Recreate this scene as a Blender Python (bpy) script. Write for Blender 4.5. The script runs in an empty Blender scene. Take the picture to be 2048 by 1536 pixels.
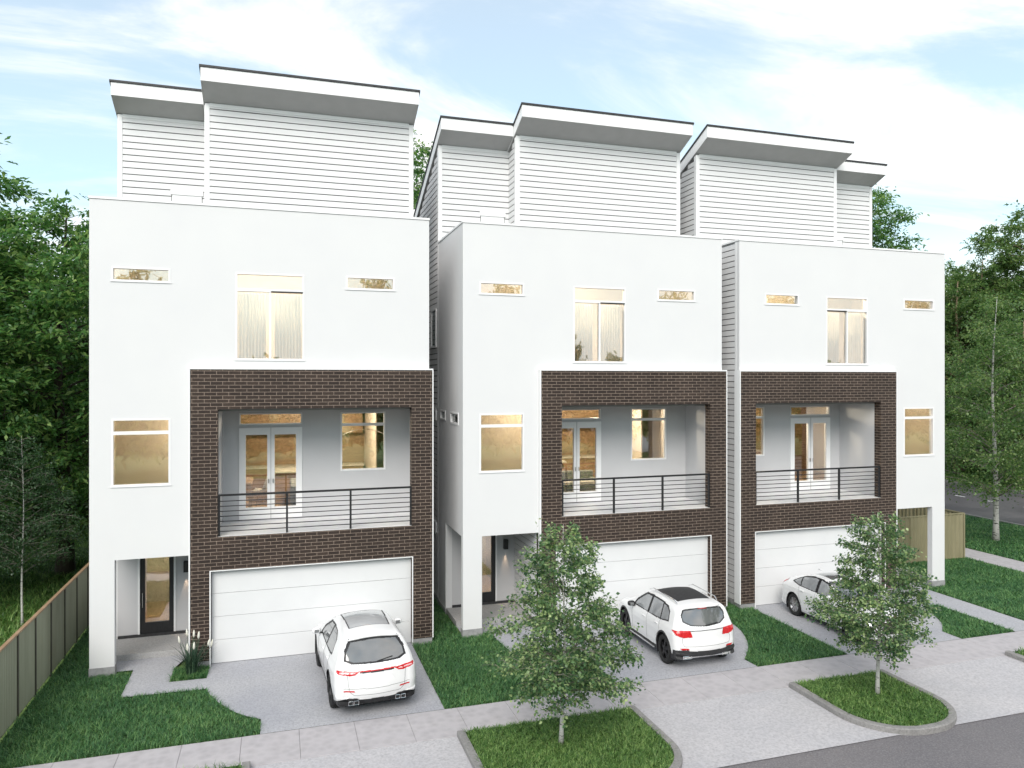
import bpy, bmesh, math, random
import numpy as np
from mathutils import Vector, Matrix
R = math.radians
sc = bpy.context.scene

# ------------------------------------------------------------------ camera, world, sun, exposure
cam_d = bpy.data.cameras.new("camera"); cam = bpy.data.objects.new("camera", cam_d)
sc.collection.objects.link(cam); sc.camera = cam
cam.location = (0, 0, 7.2)
cam.rotation_euler = (R(90), 0, -0.305)
cam_d.sensor_width = 36.0; cam_d.lens = 36 * 1482 / 2048
cam_d.shift_y = -8 / 2048
cam_d.clip_start = 0.1; cam_d.clip_end = 2000

SUN_AZ = 206.0      # where the sun stands, degrees clockwise from +Y
SUN_EL = 38.0
world = bpy.data.worlds.new("World"); sc.world = world; world.use_nodes = True
nt = world.node_tree; nt.nodes.clear()
wo = nt.nodes.new('ShaderNodeOutputWorld'); bg = nt.nodes.new('ShaderNodeBackground')
sky = nt.nodes.new('ShaderNodeTexSky'); sky.sky_type = 'NISHITA'; sky.sun_disc = False
sky.sun_elevation = R(SUN_EL); sky.sun_rotation = R(SUN_AZ); sky.air_density = 1.0; sky.dust_density = 0.6; sky.ozone_density = 1.2
tc = nt.nodes.new('ShaderNodeTexCoord')
sep = nt.nodes.new('ShaderNodeSeparateXYZ'); nt.links.new(tc.outputs['Generated'], sep.inputs[0])
def wmath(op, a, b=None, c=None):
    n = nt.nodes.new('ShaderNodeMath'); n.operation = op
    for i, s in enumerate((a, b, c)):
        if s is None: continue
        if isinstance(s, (int, float)): n.inputs[i].default_value = s
        else: nt.links.new(s, n.inputs[i])
    return n.outputs[0]
zz = wmath('ADD', wmath('MAXIMUM', sep.outputs[2], 0.0), 0.22)
comb = nt.nodes.new('ShaderNodeCombineXYZ')
nt.links.new(wmath('DIVIDE', sep.outputs[0], zz), comb.inputs[0]); nt.links.new(wmath('DIVIDE', sep.outputs[1], zz), comb.inputs[1])
mp = nt.nodes.new('ShaderNodeMapping'); mp.inputs['Rotation'].default_value = (0, 0, R(25)); mp.inputs['Scale'].default_value = (0.55, 1.15, 1)
mp.inputs['Location'].default_value = (3.1, 0.7, 0)
nt.links.new(comb.outputs[0], mp.inputs[0])
no = nt.nodes.new('ShaderNodeTexNoise'); no.inputs['Scale'].default_value = 1.5; no.inputs['Detail'].default_value = 7; no.inputs['Roughness'].default_value = 0.60
no.inputs['Distortion'].default_value = 0.7
nt.links.new(mp.outputs[0], no.inputs['Vector'])
mr = nt.nodes.new('ShaderNodeMapRange'); mr.interpolation_type = 'SMOOTHSTEP'
mr.inputs['From Min'].default_value = 0.41; mr.inputs['From Max'].default_value = 0.66
mr.inputs['To Min'].default_value = 0.37; mr.inputs['To Max'].default_value = 0.95
nt.links.new(no.outputs['Fac'], mr.inputs['Value'])
mx = nt.nodes.new('ShaderNodeMix'); mx.data_type = 'RGBA'
hz = nt.nodes.new('ShaderNodeMapRange'); hz.interpolation_type = 'SMOOTHSTEP'; hz.inputs['From Min'].default_value = 0.0; hz.inputs['From Max'].default_value = 0.36
hz.inputs['To Min'].default_value = 0.95; hz.inputs['To Max'].default_value = 0.0; nt.links.new(sep.outputs[2], hz.inputs['Value'])
nt.links.new(wmath('MAXIMUM', mr.outputs[0], hz.outputs[0]), mx.inputs['Factor']); tint = nt.nodes.new('ShaderNodeMix'); tint.data_type = 'RGBA'; tint.blend_type = 'MULTIPLY'; tint.inputs['Factor'].default_value = 1.0; tint.inputs[7].default_value = (0.90, 1.62, 1.60, 1)
nt.links.new(sky.outputs[0], tint.inputs[6]); nt.links.new(tint.outputs[2], mx.inputs[6])
CLOUD = 10.5
mx.inputs[7].default_value = (CLOUD * 1.03, CLOUD * 0.99, CLOUD * 0.955, 1)
nt.links.new(mx.outputs[2], bg.inputs[0]); bg.inputs[1].default_value = 0.1
nt.links.new(bg.outputs[0], wo.inputs[0])

sun_d = bpy.data.lights.new("sun", 'SUN'); sun = bpy.data.objects.new("sun", sun_d); sc.collection.objects.link(sun)
sun_d.energy = 2.2; sun_d.angle = R(34); sun_d.color = (1.0, 0.925, 0.865)
az, el = R(SUN_AZ), R(SUN_EL)
to_sun = Vector((math.sin(az) * math.cos(el), math.cos(az) * math.cos(el), math.sin(el)))
sun.rotation_euler = to_sun.to_track_quat('Z', 'Y').to_euler()
sc.view_settings.view_transform = 'Standard'; sc.view_settings.look = 'None'; sc.view_settings.gamma = 1.0
sc.view_settings.exposure = 0.38; sc.view_settings.use_curve_mapping = False
sc.render.engine = 'CYCLES'
sc.cycles.use_denoising = True
sc.cycles.max_bounces = 8; sc.cycles.diffuse_bounces = 2; sc.cycles.glossy_bounces = 3
sc.cycles.transparent_max_bounces = 12; sc.cycles.transmission_bounces = 4
sc.cycles.sample_clamp_indirect = 6.0
sc.cycles.caustics_reflective = False; sc.cycles.caustics_refractive = False

# ------------------------------------------------------------------ materials
def new_mat(name):
    m = bpy.data.materials.new(name); m.use_nodes = True
    return m, m.node_tree, m.node_tree.nodes['Principled BSDF']
def N(t, k, **kw):
    n = t.nodes.new(k)
    for a, b in kw.items():
        if a[0] == '_': setattr(n, a[1:], b)
        else: n.inputs[a].default_value = b
    return n
def mixc(t, fac, a, b):
    n = t.nodes.new('ShaderNodeMix'); n.data_type = 'RGBA'
    for s, v in ((0, fac), (6, a), (7, b)):
        if isinstance(v, (int, float)): n.inputs[s].default_value = v
        elif isinstance(v, (tuple, list)): n.inputs[s].default_value = (*v[:3], 1)
        else: t.links.new(v, n.inputs[s])
    return n.outputs[2]
def ramp(t, src, lo, hi, a=0.0, b=1.0):
    n = t.nodes.new('ShaderNodeMapRange')
    n.inputs['From Min'].default_value = lo; n.inputs['From Max'].default_value = hi
    n.inputs['To Min'].default_value = a; n.inputs['To Max'].default_value = b
    t.links.new(src, n.inputs['Value']); return n.outputs[0]
def noise_mat(name, c1, c2, scale=4.0, detail=6, rough=0.7, bump=0.0, bscale=60, lo=0.3, hi=0.7, metallic=0.0, coat=0.0, stretch=None, spec=0.5, c3=None, s3=1.0):
    m, t, p = new_mat(name)
    tc = N(t, 'ShaderNodeTexCoord'); vec = tc.outputs['Object']
    if stretch:
        mpn = N(t, 'ShaderNodeMapping'); mpn.inputs['Scale'].default_value = stretch; t.links.new(vec, mpn.inputs[0]); vec = mpn.outputs[0]
    n1 = N(t, 'ShaderNodeTexNoise', Scale=scale, Detail=detail); t.links.new(vec, n1.inputs['Vector'])
    col = mixc(t, ramp(t, n1.outputs['Fac'], lo, hi), c1, c2)
    if c3:
        n3 = N(t, 'ShaderNodeTexNoise', Scale=s3, Detail=4); t.links.new(vec, n3.inputs['Vector'])
        col = mixc(t, ramp(t, n3.outputs['Fac'], 0.42, 0.7), col, c3)
    t.links.new(col, p.inputs['Base Color'])
    p.inputs['Roughness'].default_value = rough; p.inputs['Metallic'].default_value = metallic
    p.inputs['Coat Weight'].default_value = coat; p.inputs['Coat Roughness'].default_value = 0.04
    p.inputs['Specular IOR Level'].default_value = spec
    if bump:
        n2 = N(t, 'ShaderNodeTexNoise', Scale=bscale, Detail=4); t.links.new(vec, n2.inputs['Vector'])
        b = N(t, 'ShaderNodeBump', Strength=bump, Distance=0.01); t.links.new(n2.outputs['Fac'], b.inputs['Height']); t.links.new(b.outputs[0], p.inputs['Normal'])
    return m
M = {}
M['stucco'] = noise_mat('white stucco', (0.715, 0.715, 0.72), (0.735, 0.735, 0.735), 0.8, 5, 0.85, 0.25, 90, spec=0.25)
M['stucco_recess_shade'] = noise_mat('white stucco with recess shade in colour', (0.55, 0.55, 0.56), (0.59, 0.59, 0.60), 0.8, 5, 0.85, 0.25, 90, spec=0.25)  # stucco darkened for balcony and entry: recess shade is put into the colour
M['ceiling'] = noise_mat('soffit with recess shade in colour', (0.30, 0.30, 0.30), (0.34, 0.34, 0.34), 1.0, 4, 0.9)  # recess ceilings: their shade is put into this darker grey
M['trim'] = noise_mat('white painted trim', (0.82, 0.82, 0.82), (0.85, 0.85, 0.85), 3, 4, 0.5, 0.05, 40, spec=0.3)
M['siding'] = noise_mat('white lap siding', (0.73, 0.73, 0.735), (0.765, 0.765, 0.765), 2.5, 6, 0.6, 0.1, 60, stretch=(1, 1, 12), spec=0.3)
M['gap'] = noise_mat('dark siding backing', (0.11, 0.11, 0.11), (0.15, 0.15, 0.15), 8, 3, 0.9)
M['soffit'] = noise_mat('soffit board', (0.42, 0.42, 0.42), (0.45, 0.45, 0.45), 3, 4, 0.7)
M['roof'] = noise_mat('dark roof sheet', (0.02, 0.02, 0.022), (0.035, 0.035, 0.037), 6, 4, 0.55)
M['black'] = noise_mat('black powder coat', (0.010, 0.010, 0.011), (0.018, 0.018, 0.02), 9, 3, 0.45)
M['doorblack'] = noise_mat('black door paint', (0.014, 0.014, 0.015), (0.022, 0.022, 0.024), 5, 3, 0.4, stretch=(8, 8, 1))
M['plinth'] = noise_mat('concrete plinth', (0.26, 0.26, 0.265), (0.36, 0.36, 0.365), 9, 8, 0.9, 0.4, 60)
M['porch'] = noise_mat('porch concrete', (0.30, 0.295, 0.29), (0.44, 0.435, 0.43), 30, 9, 0.88, 0.3, 120)
M['balfloor'] = noise_mat('balcony tile', (0.74, 0.74, 0.74), (0.80, 0.80, 0.80), 3, 4, 0.35)
M['garage'] = noise_mat('garage door paint', (0.71, 0.715, 0.72), (0.74, 0.745, 0.745), 1.5, 4, 0.5, 0.06, 50, spec=0.3)
M['beige'] = noise_mat('warm plaster', (0.70, 0.61, 0.50), (0.76, 0.67, 0.56), 1.5, 4, 0.8)
M['wood'] = noise_mat('brown cabinet wood', (0.28, 0.17, 0.09), (0.46, 0.30, 0.16), 2.2, 9, 0.45, 0.1, 30, stretch=(1, 1, 7))
M['oak'] = noise_mat('oak floor', (0.50, 0.33, 0.18), (0.62, 0.44, 0.26), 2, 9, 0.4, stretch=(9, 1, 1))
M['sofa'] = noise_mat('grey green fabric', (0.20, 0.21, 0.18), (0.30, 0.31, 0.27), 12, 5, 0.95, 0.4, 200)
M['cream'] = noise_mat('cream plastic', (0.72, 0.66, 0.55), (0.78, 0.72, 0.62), 4, 3, 0.5)
M['chrome'] = noise_mat('chrome', (0.75, 0.75, 0.76), (0.82, 0.82, 0.83), 4, 2, 0.12, metallic=1.0)
M['tan'] = noise_mat('tan capping metal', (0.30, 0.19, 0.11), (0.38, 0.26, 0.16), 5, 4, 0.5)
M['fence_green'] = noise_mat('grey green fence sheet', (0.27, 0.285, 0.205), (0.33, 0.345, 0.255), 3, 5, 0.6, stretch=(1, 1, 0.3))
M['fence_post'] = noise_mat('dark fence post', (0.045, 0.042, 0.03), (0.07, 0.065, 0.048), 3, 5, 0.6)
M['fence_olive'] = noise_mat('olive fence sheet', (0.22, 0.20, 0.115), (0.28, 0.25, 0.15), 3, 5, 0.6, stretch=(1, 1, 0.3))
M['dirt'] = noise_mat('soil', (0.05, 0.045, 0.025), (0.09, 0.08, 0.04), 3, 8, 0.95, 0.5, 20)
M['lawn'] = noise_mat('turf base', (0.020, 0.050, 0.014), (0.045, 0.095, 0.022), 5, 10, 0.95, 0.6, 60, c3=(0.055, 0.11, 0.03), s3=0.7)
M['field'] = noise_mat('meadow base', (0.05, 0.10, 0.018), (0.11, 0.18, 0.04), 6, 10, 0.95, 0.6, 40, c3=(0.14, 0.20, 0.05), s3=0.5)
M['tyre'] = noise_mat('tyre rubber', (0.012, 0.012, 0.012), (0.022, 0.022, 0.022), 20, 4, 0.8, 0.3, 90)
M['rimdark'] = noise_mat('dark alloy', (0.03, 0.03, 0.032), (0.05, 0.05, 0.052), 8, 2, 0.3, metallic=0.8)
M['rimsilver'] = noise_mat('silver alloy', (0.45, 0.45, 0.46), (0.6, 0.6, 0.61), 8, 2, 0.28, metallic=0.9)
M['paint'] = noise_mat('white car paint', (0.80, 0.80, 0.80), (0.82, 0.82, 0.82), 2, 2, 0.28, coat=1.0)
M['carglass'] = noise_mat('car glass', (0.10, 0.106, 0.108), (0.15, 0.155, 0.158), 2, 2, 0.04, coat=1.0, spec=1.0)
M['carglass'].node_tree.nodes['Principled BSDF'].inputs['IOR'].default_value = 2.1
M['carglass'].node_tree.nodes['Principled BSDF'].inputs['Specular IOR Level'].default_value = 0.5
M['cladding'] = noise_mat('dark grey cladding', (0.025, 0.025, 0.026), (0.04, 0.04, 0.042), 12, 3, 0.6)
M['seam'] = noise_mat('shut line', (0.10, 0.10, 0.10), (0.14, 0.14, 0.14), 8, 2, 0.8)
M['roofglass'] = noise_mat('pale roof glass', (0.42, 0.43, 0.44), (0.52, 0.53, 0.54), 1.5, 3, 0.06, coat=1.0)
M['litglass'] = noise_mat('car glass with reflection in colour', (0.24, 0.25, 0.26), (0.36, 0.37, 0.38), 2.5, 3, 0.05, coat=1.0)  # paler base colour stands in for bright reflections on the side windows
M['redlamp'] = noise_mat('red lamp glass', (0.45, 0.004, 0.006), (0.70, 0.02, 0.025), 30, 3, 0.25, coat=0.3)
M['pinklamp'] = noise_mat('pale lamp insert', (0.8, 0.42, 0.44), (0.9, 0.55, 0.55), 30, 3, 0.2, coat=1.0)
M['bark'] = noise_mat('tree bark', (0.035, 0.028, 0.02), (0.09, 0.075, 0.055), 9, 9, 0.95, 0.8, 25, stretch=(1, 1, 0.25))
M['bark_pale'] = noise_mat('pale bark', (0.16, 0.11, 0.07), (0.34, 0.26, 0.17), 4, 9, 0.95, 0.8, 25, stretch=(1, 1, 0.25))
M['twig'] = noise_mat('brown twig bark', (0.12, 0.10, 0.08), (0.34, 0.31, 0.28), 9, 6, 0.9)
M['plume'] = noise_mat('cream seed plume', (0.70, 0.68, 0.58), (0.80, 0.78, 0.70), 40, 4, 0.9, 0.5, 150)

def birch_bark():
    m, t, p = new_mat('white birch bark')
    tc = N(t, 'ShaderNodeTexCoord'); mpn = N(t, 'ShaderNodeMapping'); mpn.inputs['Scale'].default_value = (2.2, 2.2, 9)
    t.links.new(tc.outputs['Object'], mpn.inputs[0])
    n1 = N(t, 'ShaderNodeTexNoise', Scale=2.2, Detail=6); t.links.new(mpn.outputs[0], n1.inputs['Vector'])
    col = mixc(t, ramp(t, n1.outputs['Fac'], 0.57, 0.63), (0.50, 0.49, 0.46), (0.03, 0.027, 0.024))
    t.links.new(col, p.inputs['Base Color']); p.inputs['Roughness'].default_value = 0.85
    return m
M['birch'] = birch_bark()

def brick_mat():
    m, t, p = new_mat('dark brown brick')
    tc = N(t, 'ShaderNodeTexCoord'); s = N(t, 'ShaderNodeSeparateXYZ'); t.links.new(tc.outputs['Object'], s.inputs[0])
    a = N(t, 'ShaderNodeMath', _operation='ADD'); t.links.new(s.outputs[0], a.inputs[0]); t.links.new(s.outputs[1], a.inputs[1])
    c = N(t, 'ShaderNodeCombineXYZ'); t.links.new(a.outputs[0], c.inputs[0]); t.links.new(s.outputs[2], c.inputs[1])
    b = N(t, 'ShaderNodeTexBrick'); b.offset = 0.5; b.squash = 1.0
    b.inputs['Scale'].default_value = 1.0; b.inputs['Brick Width'].default_value = 0.288; b.inputs['Row Height'].default_value = 0.0895
    b.inputs['Mortar Size'].default_value = 0.0065; b.inputs['Mortar Smooth'].default_value = 0.15; b.inputs['Bias'].default_value = -0.1
    b.inputs['Color1'].default_value = (0.024, 0.0145, 0.0105, 1); b.inputs['Color2'].default_value = (0.043, 0.0275, 0.020, 1)
    b.inputs['Mortar'].default_value = (0.26, 0.20, 0.16, 1)
    t.links.new(c.outputs[0], b.inputs['Vector'])
    n = N(t, 'ShaderNodeTexNoise', Scale=30.0, Detail=6); t.links.new(tc.outputs['Object'], n.inputs['Vector'])
    n5 = N(t, 'ShaderNodeTexNoise', Scale=0.8, Detail=4); t.links.new(tc.outputs['Object'], n5.inputs['Vector'])
    hv = N(t, 'ShaderNodeHueSaturation'); t.links.new(b.outputs['Color'], hv.inputs['Color'])
    ad = N(t, 'ShaderNodeMath', _operation='MULTIPLY'); t.links.new(ramp(t, n.outputs['Fac'], 0.3, 0.7, 0.75, 1.25), ad.inputs[0]); t.links.new(ramp(t, n5.outputs['Fac'], 0.3, 0.7, 0.85, 1.15), ad.inputs[1])
    t.links.new(ad.outputs[0], hv.inputs['Value']); t.links.new(hv.outputs[0], p.inputs['Base Color'])
    p.inputs['Roughness'].default_value = 0.8
    inv = N(t, 'ShaderNodeMath', _operation='MULTIPLY_ADD'); inv.inputs[1].default_value = -1.0; t.links.new(b.outputs['Fac'], inv.inputs[0]); t.links.new(ramp(t, n.outputs['Fac'], 0, 1, 0, 0.5), inv.inputs[2])
    bp = N(t, 'ShaderNodeBump', Strength=0.7, Distance=0.012); t.links.new(inv.outputs[0], bp.inputs['Height']); t.links.new(bp.outputs[0], p.inputs['Normal'])
    return m
M['brick'] = brick_mat()

def glass_mat(name='window glass', refl=0.33, tint=(0.93, 0.95, 0.93)):
    m, t, p = new_mat(name); out = t.nodes['Material Output']; t.nodes.remove(p)
    tr = N(t, 'ShaderNodeBsdfTransparent'); tr.inputs[0].default_value = (*tint, 1)
    gl = N(t, 'ShaderNodeBsdfGlossy'); gl.inputs['Roughness'].default_value = 0.015
    nz = N(t, 'ShaderNodeTexNoise', Scale=1.6, Detail=2); tc = N(t, 'ShaderNodeTexCoord'); t.links.new(tc.outputs['Object'], nz.inputs['Vector'])
    bp = N(t, 'ShaderNodeBump', Strength=0.04, Distance=0.05); t.links.new(nz.outputs['Fac'], bp.inputs['Height']); t.links.new(bp.outputs[0], gl.inputs['Normal'])
    lw = N(t, 'ShaderNodeLayerWeight'); lw.inputs[0].default_value = 0.2
    ms = N(t, 'ShaderNodeMixShader'); t.links.new(ramp(t, lw.outputs['Fresnel'], 0, 1, refl, 0.8), ms.inputs[0])
    t.links.new(tr.outputs[0], ms.inputs[1]); t.links.new(gl.outputs[0], ms.inputs[2]); t.links.new(ms.outputs[0], out.inputs[0])
    return m
M['glass'] = glass_mat()

def curtain_mat():
    m, t, p = new_mat('sheer white curtain')
    out = t.nodes['Material Output']
    p.inputs['Base Color'].default_value = (0.88, 0.87, 0.85, 1); p.inputs['Roughness'].default_value = 0.9
    tl = N(t, 'ShaderNodeBsdfTranslucent'); tl.inputs[0].default_value = (0.90, 0.85, 0.76, 1)
    ms = N(t, 'ShaderNodeMixShader'); ms.inputs[0].default_value = 0.5
    t.links.new(p.outputs[0], ms.inputs[1]); t.links.new(tl.outputs[0], ms.inputs[2]); t.links.new(ms.outputs[0], out.inputs[0])
    return m
M['curtain'] = curtain_mat()

def leaf_mat(name, c1, c2, c3, transl=0.35, rough=0.42, spec=0.5):
    m, t, p = new_mat(name); out = t.nodes['Material Output']
    g = N(t, 'ShaderNodeNewGeometry'); cr = N(t, 'ShaderNodeValToRGB')
    e = cr.color_ramp.elements; e[0].position = 0.0; e[0].color = (*c1, 1); e[1].position = 1.0; e[1].color = (*c3, 1)
    k = e.new(0.55); k.color = (*c2, 1)
    tc = N(t, 'ShaderNodeTexCoord'); nz = N(t, 'ShaderNodeTexNoise', Scale=0.8, Detail=3); t.links.new(tc.outputs['Object'], nz.inputs['Vector'])
    ad = N(t, 'ShaderNodeMath', _operation='MULTIPLY_ADD'); ad.inputs[1].default_value = 0.8
    t.links.new(g.outputs['Random Per Island'], ad.inputs[0]); t.links.new(ramp(t, nz.outputs['Fac'], 0.3, 0.7, -0.05, 0.25), ad.inputs[2])
    t.links.new(ad.outputs[0], cr.inputs[0]); t.links.new(cr.outputs[0], p.inputs['Base Color'])
    p.inputs['Roughness'].default_value = rough; p.inputs['Specular IOR Level'].default_value = spec
    tl = N(t, 'ShaderNodeBsdfTranslucent'); hs = N(t, 'ShaderNodeHueSaturation'); hs.inputs['Value'].default_value = 1.5; hs.inputs['Saturation'].default_value = 1.1
    t.links.new(cr.outputs[0], hs.inputs['Color']); t.links.new(hs.outputs[0], tl.inputs[0])
    ms = N(t, 'ShaderNodeMixShader'); ms.inputs[0].default_value = transl
    t.links.new(p.outputs[0], ms.inputs[1]); t.links.new(tl.outputs[0], ms.inputs[2]); t.links.new(ms.outputs[0], out.inputs[0])
    return m
M['leaf_birch'] = leaf_mat('birch leaves', (0.028, 0.080, 0.044), (0.13, 0.23, 0.09), (0.50, 0.60, 0.28), 0.4)
M['leaf_forest'] = leaf_mat('deep green leaves', (0.038, 0.11, 0.036), (0.10, 0.225, 0.058), (0.30, 0.42, 0.13), 0.4)
M['leaf_wood'] = leaf_mat('mid green leaves', (0.05, 0.11, 0.035), (0.11, 0.20, 0.06), (0.28, 0.36, 0.13), 0.45)
M['leaf_dim'] = leaf_mat('dull sapling leaves', (0.018, 0.045, 0.020), (0.035, 0.085, 0.032), (0.085, 0.15, 0.055), 0.3)
M['blade'] = leaf_mat('grass blades', (0.024, 0.090, 0.034), (0.075, 0.205, 0.068), (0.24, 0.40, 0.14), 0.3, 0.5)
M['blade_meadow'] = leaf_mat('meadow blades', (0.030, 0.095, 0.022), (0.11, 0.23, 0.050), (0.36, 0.50, 0.17), 0.3, 0.5)
M['strap'] = leaf_mat('ornamental grass', (0.02, 0.05, 0.03), (0.05, 0.10, 0.06), (0.16, 0.24, 0.14), 0.2, 0.45)

def ground_mat(name, base, var, speck, sscale, rough=0.85, patch=0.4, bump=0.35, joints=None, streak=False):
    m, t, p = new_mat(name)
    tc = N(t, 'ShaderNodeTexCoord'); v = tc.outputs['Object']
    big = N(t, 'ShaderNodeTexNoise', Scale=patch, Detail=7, Roughness=0.6); t.links.new(v, big.inputs['Vector'])
    if streak:
        mpn = N(t, 'ShaderNodeMapping'); mpn.inputs['Scale'].default_value = (0.5, 5, 1); t.links.new(v, mpn.inputs[0]); t.links.new(mpn.outputs[0], big.inputs['Vector'])
    sm = N(t, 'ShaderNodeTexNoise', Scale=sscale, Detail=3, Roughness=0.7); t.links.new(v, sm.inputs['Vector'])
    vo = N(t, 'ShaderNodeTexVoronoi', Scale=sscale * 0.6); t.links.new(v, vo.inputs['Vector'])
    col = mixc(t, ramp(t, big.outputs['Fac'], 0.3, 0.7), base, var)
    col = mixc(t, ramp(t, sm.outputs['Fac'], 0.45, 0.68, 0, 0.75), col, speck)
    hs = N(t, 'ShaderNodeHueSaturation'); t.links.new(col, hs.inputs['Color']); t.links.new(ramp(t, vo.outputs['Distance'], 0, 0.7, 0.9, 1.08), hs.inputs['Value'])
    t.links.new(hs.outputs[0], p.inputs['Base Color'])
    t.links.new(ramp(t, big.outputs['Fac'], 0.3, 0.7, rough - 0.12, rough), p.inputs['Roughness'])
    bp = N(t, 'ShaderNodeBump', Strength=bump, Distance=0.008); t.links.new(sm.outputs['Fac'], bp.inputs['Height']); t.links.new(bp.outputs[0], p.inputs['Normal'])
    return m
M['drive'] = ground_mat('washed concrete', (0.35, 0.355, 0.39), (0.44, 0.44, 0.455), (0.24, 0.245, 0.265), 26, patch=0.5)
M['apron'] = ground_mat('pale apron concrete', (0.42, 0.415, 0.435), (0.50, 0.485, 0.495), (0.33, 0.325, 0.34), 22, patch=0.6)
M['walk'] = ground_mat('smooth pavement concrete', (0.405, 0.385, 0.40), (0.43, 0.41, 0.42), (0.39, 0.375, 0.385), 9, patch=1.0, bump=0.12, streak=True)
M['asphalt'] = ground_mat('asphalt', (0.115, 0.11, 0.12), (0.16, 0.15, 0.155), (0.24, 0.23, 0.235), 30, patch=0.35, bump=0.8)
M['asphalt_worn'] = ground_mat('polished asphalt', (0.075, 0.075, 0.085), (0.15, 0.14, 0.145), (0.11, 0.11, 0.12), 12, rough=0.42, patch=0.25, bump=0.15, streak=False)
M['kerb'] = ground_mat('kerb concrete', (0.22, 0.215, 0.21), (0.30, 0.29, 0.28), (0.17, 0.165, 0.16), 25, patch=1.5, bump=0.5)
M['paintline'] = noise_mat('road paint', (0.6, 0.6, 0.6), (0.75, 0.75, 0.75), 9, 6, 0.7)
# ------------------------------------------------------------------ mesh helpers
class MB:
    def __init__(s): s.v = []; s.f = []; s.m = []
    def add(s, vs, fs, mi=0):
        o = len(s.v); s.v += [tuple(map(float, p)) for p in vs]
        s.f += [tuple(i + o for i in f) for f in fs]; s.m += [mi] * len(fs); return s
    def box(s, x0, x1, y0, y1, z0, z1, mi=0):
        return s.add([(x0,y0,z0),(x1,y0,z0),(x1,y1,z0),(x0,y1,z0),(x0,y0,z1),(x1,y0,z1),(x1,y1,z1),(x0,y1,z1)],
                     [(0,3,2,1),(4,5,6,7),(0,1,5,4),(1,2,6,5),(2,3,7,6),(3,0,4,7)], mi)
    def prism(s, poly, axis, a0, a1, mi=0):
        n = len(poly)
        def P(p, a): return {'x': (a, p[0], p[1]), 'y': (p[0], a, p[1]), 'z': (p[0], p[1], a)}[axis]
        return s.add([P(p, a0) for p in poly] + [P(p, a1) for p in poly],
                     [tuple(range(n)), tuple(range(2*n-1, n-1, -1))] + [(i, (i+1) % n, (i+1) % n + n, i + n) for i in range(n)], mi)
    def tube(s, pts, rad, n=8, cap=True, mi=0):
        pts = [Vector(p) for p in pts]; rad = [rad] * len(pts) if isinstance(rad, (int, float)) else rad
        vs = []; fs = []; up = None
        for i, p in enumerate(pts):
            d = (pts[min(i+1, len(pts)-1)] - pts[max(i-1, 0)])
            d = d.normalized() if d.length > 1e-9 else Vector((0, 0, 1))
            if up is None: up = d.orthogonal().normalized()
            else: up = (up - d * up.dot(d)); up = up.normalized() if up.length > 1e-6 else d.orthogonal().normalized()
            w = d.cross(up)
            for k in range(n):
                a = 2 * math.pi * k / n; vs.append(p + (up * math.cos(a) + w * math.sin(a)) * rad[i])
        for i in range(len(pts) - 1):
            for k in range(n): fs.append((i*n+k, i*n+(k+1) % n, (i+1)*n+(k+1) % n, (i+1)*n+k))
        if cap: fs.append(tuple(range(n-1, -1, -1))); fs.append(tuple((len(pts)-1)*n + k for k in range(n)))
        return s.add(vs, fs, mi)
    def lathe(s, prof, axis='z', c=(0, 0, 0), n=32, mi=0, close=False):
        vs = []; fs = []
        for r, h in prof:
            for k in range(n):
                a = 2*math.pi*k/n; u, w = r*math.cos(a), r*math.sin(a)
                p = {'z': (u, w, h), 'x': (h, u, w), 'y': (u, h, w)}[axis]
                vs.append((c[0]+p[0], c[1]+p[1], c[2]+p[2]))
        for i in range(len(prof) - 1):
            for k in range(n): fs.append((i*n+k, i*n+(k+1) % n, (i+1)*n+(k+1) % n, (i+1)*n+k))
        if not close:
            fs.append(tuple(range(n))); fs.append(tuple((len(prof)-1)*n + k for k in range(n)))
        return s.add(vs, fs, mi)
    def wall(s, axis, u0, u1, z0, z1, t0, t1, holes=(), mi=0):
        # a wall running along axis with thickness t0..t1 across it and rectangular holes (u0, u1, z0, z1)
        us = sorted({u0, u1} | {min(max(h[i], u0), u1) for h in holes for i in (0, 1)})
        zs = sorted({z0, z1} | {min(max(h[i], z0), z1) for h in holes for i in (2, 3)})
        nu, nz = len(us)-1, len(zs)-1
        solid = [[not any(h[0] <= (us[i]+us[i+1])/2 <= h[1] and h[2] <= (zs[j]+zs[j+1])/2 <= h[3] for h in holes) for j in range(nz)] for i in range(nu)]
        idx = {}; vs = []; fs = []
        def V(i, j, k):
            if (i, j, k) not in idx:
                idx[i, j, k] = len(vs); t = (t0, t1)[k]
                vs.append((us[i], t, zs[j]) if axis == 'x' else (t, us[i], zs[j]))
            return idx[i, j, k]
        for i in range(nu):
            for j in range(nz):
                if not solid[i][j]: continue
                fs.append((V(i,j,0), V(i+1,j,0), V(i+1,j+1,0), V(i,j+1,0)))
                fs.append((V(i,j,1), V(i,j+1,1), V(i+1,j+1,1), V(i+1,j,1)))
                if i == 0 or not solid[i-1][j]: fs.append((V(i,j,0), V(i,j+1,0), V(i,j+1,1), V(i,j,1)))
                if i == nu-1 or not solid[i+1][j]: fs.append((V(i+1,j,0), V(i+1,j,1), V(i+1,j+1,1), V(i+1,j+1,0)))
                if j == 0 or not solid[i][j-1]: fs.append((V(i,j,0), V(i,j,1), V(i+1,j,1), V(i+1,j,0)))
                if j == nz-1 or not solid[i][j+1]: fs.append((V(i,j+1,0), V(i+1,j+1,0), V(i+1,j+1,1), V(i,j+1,1)))
        return s.add(vs, fs, mi)
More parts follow.
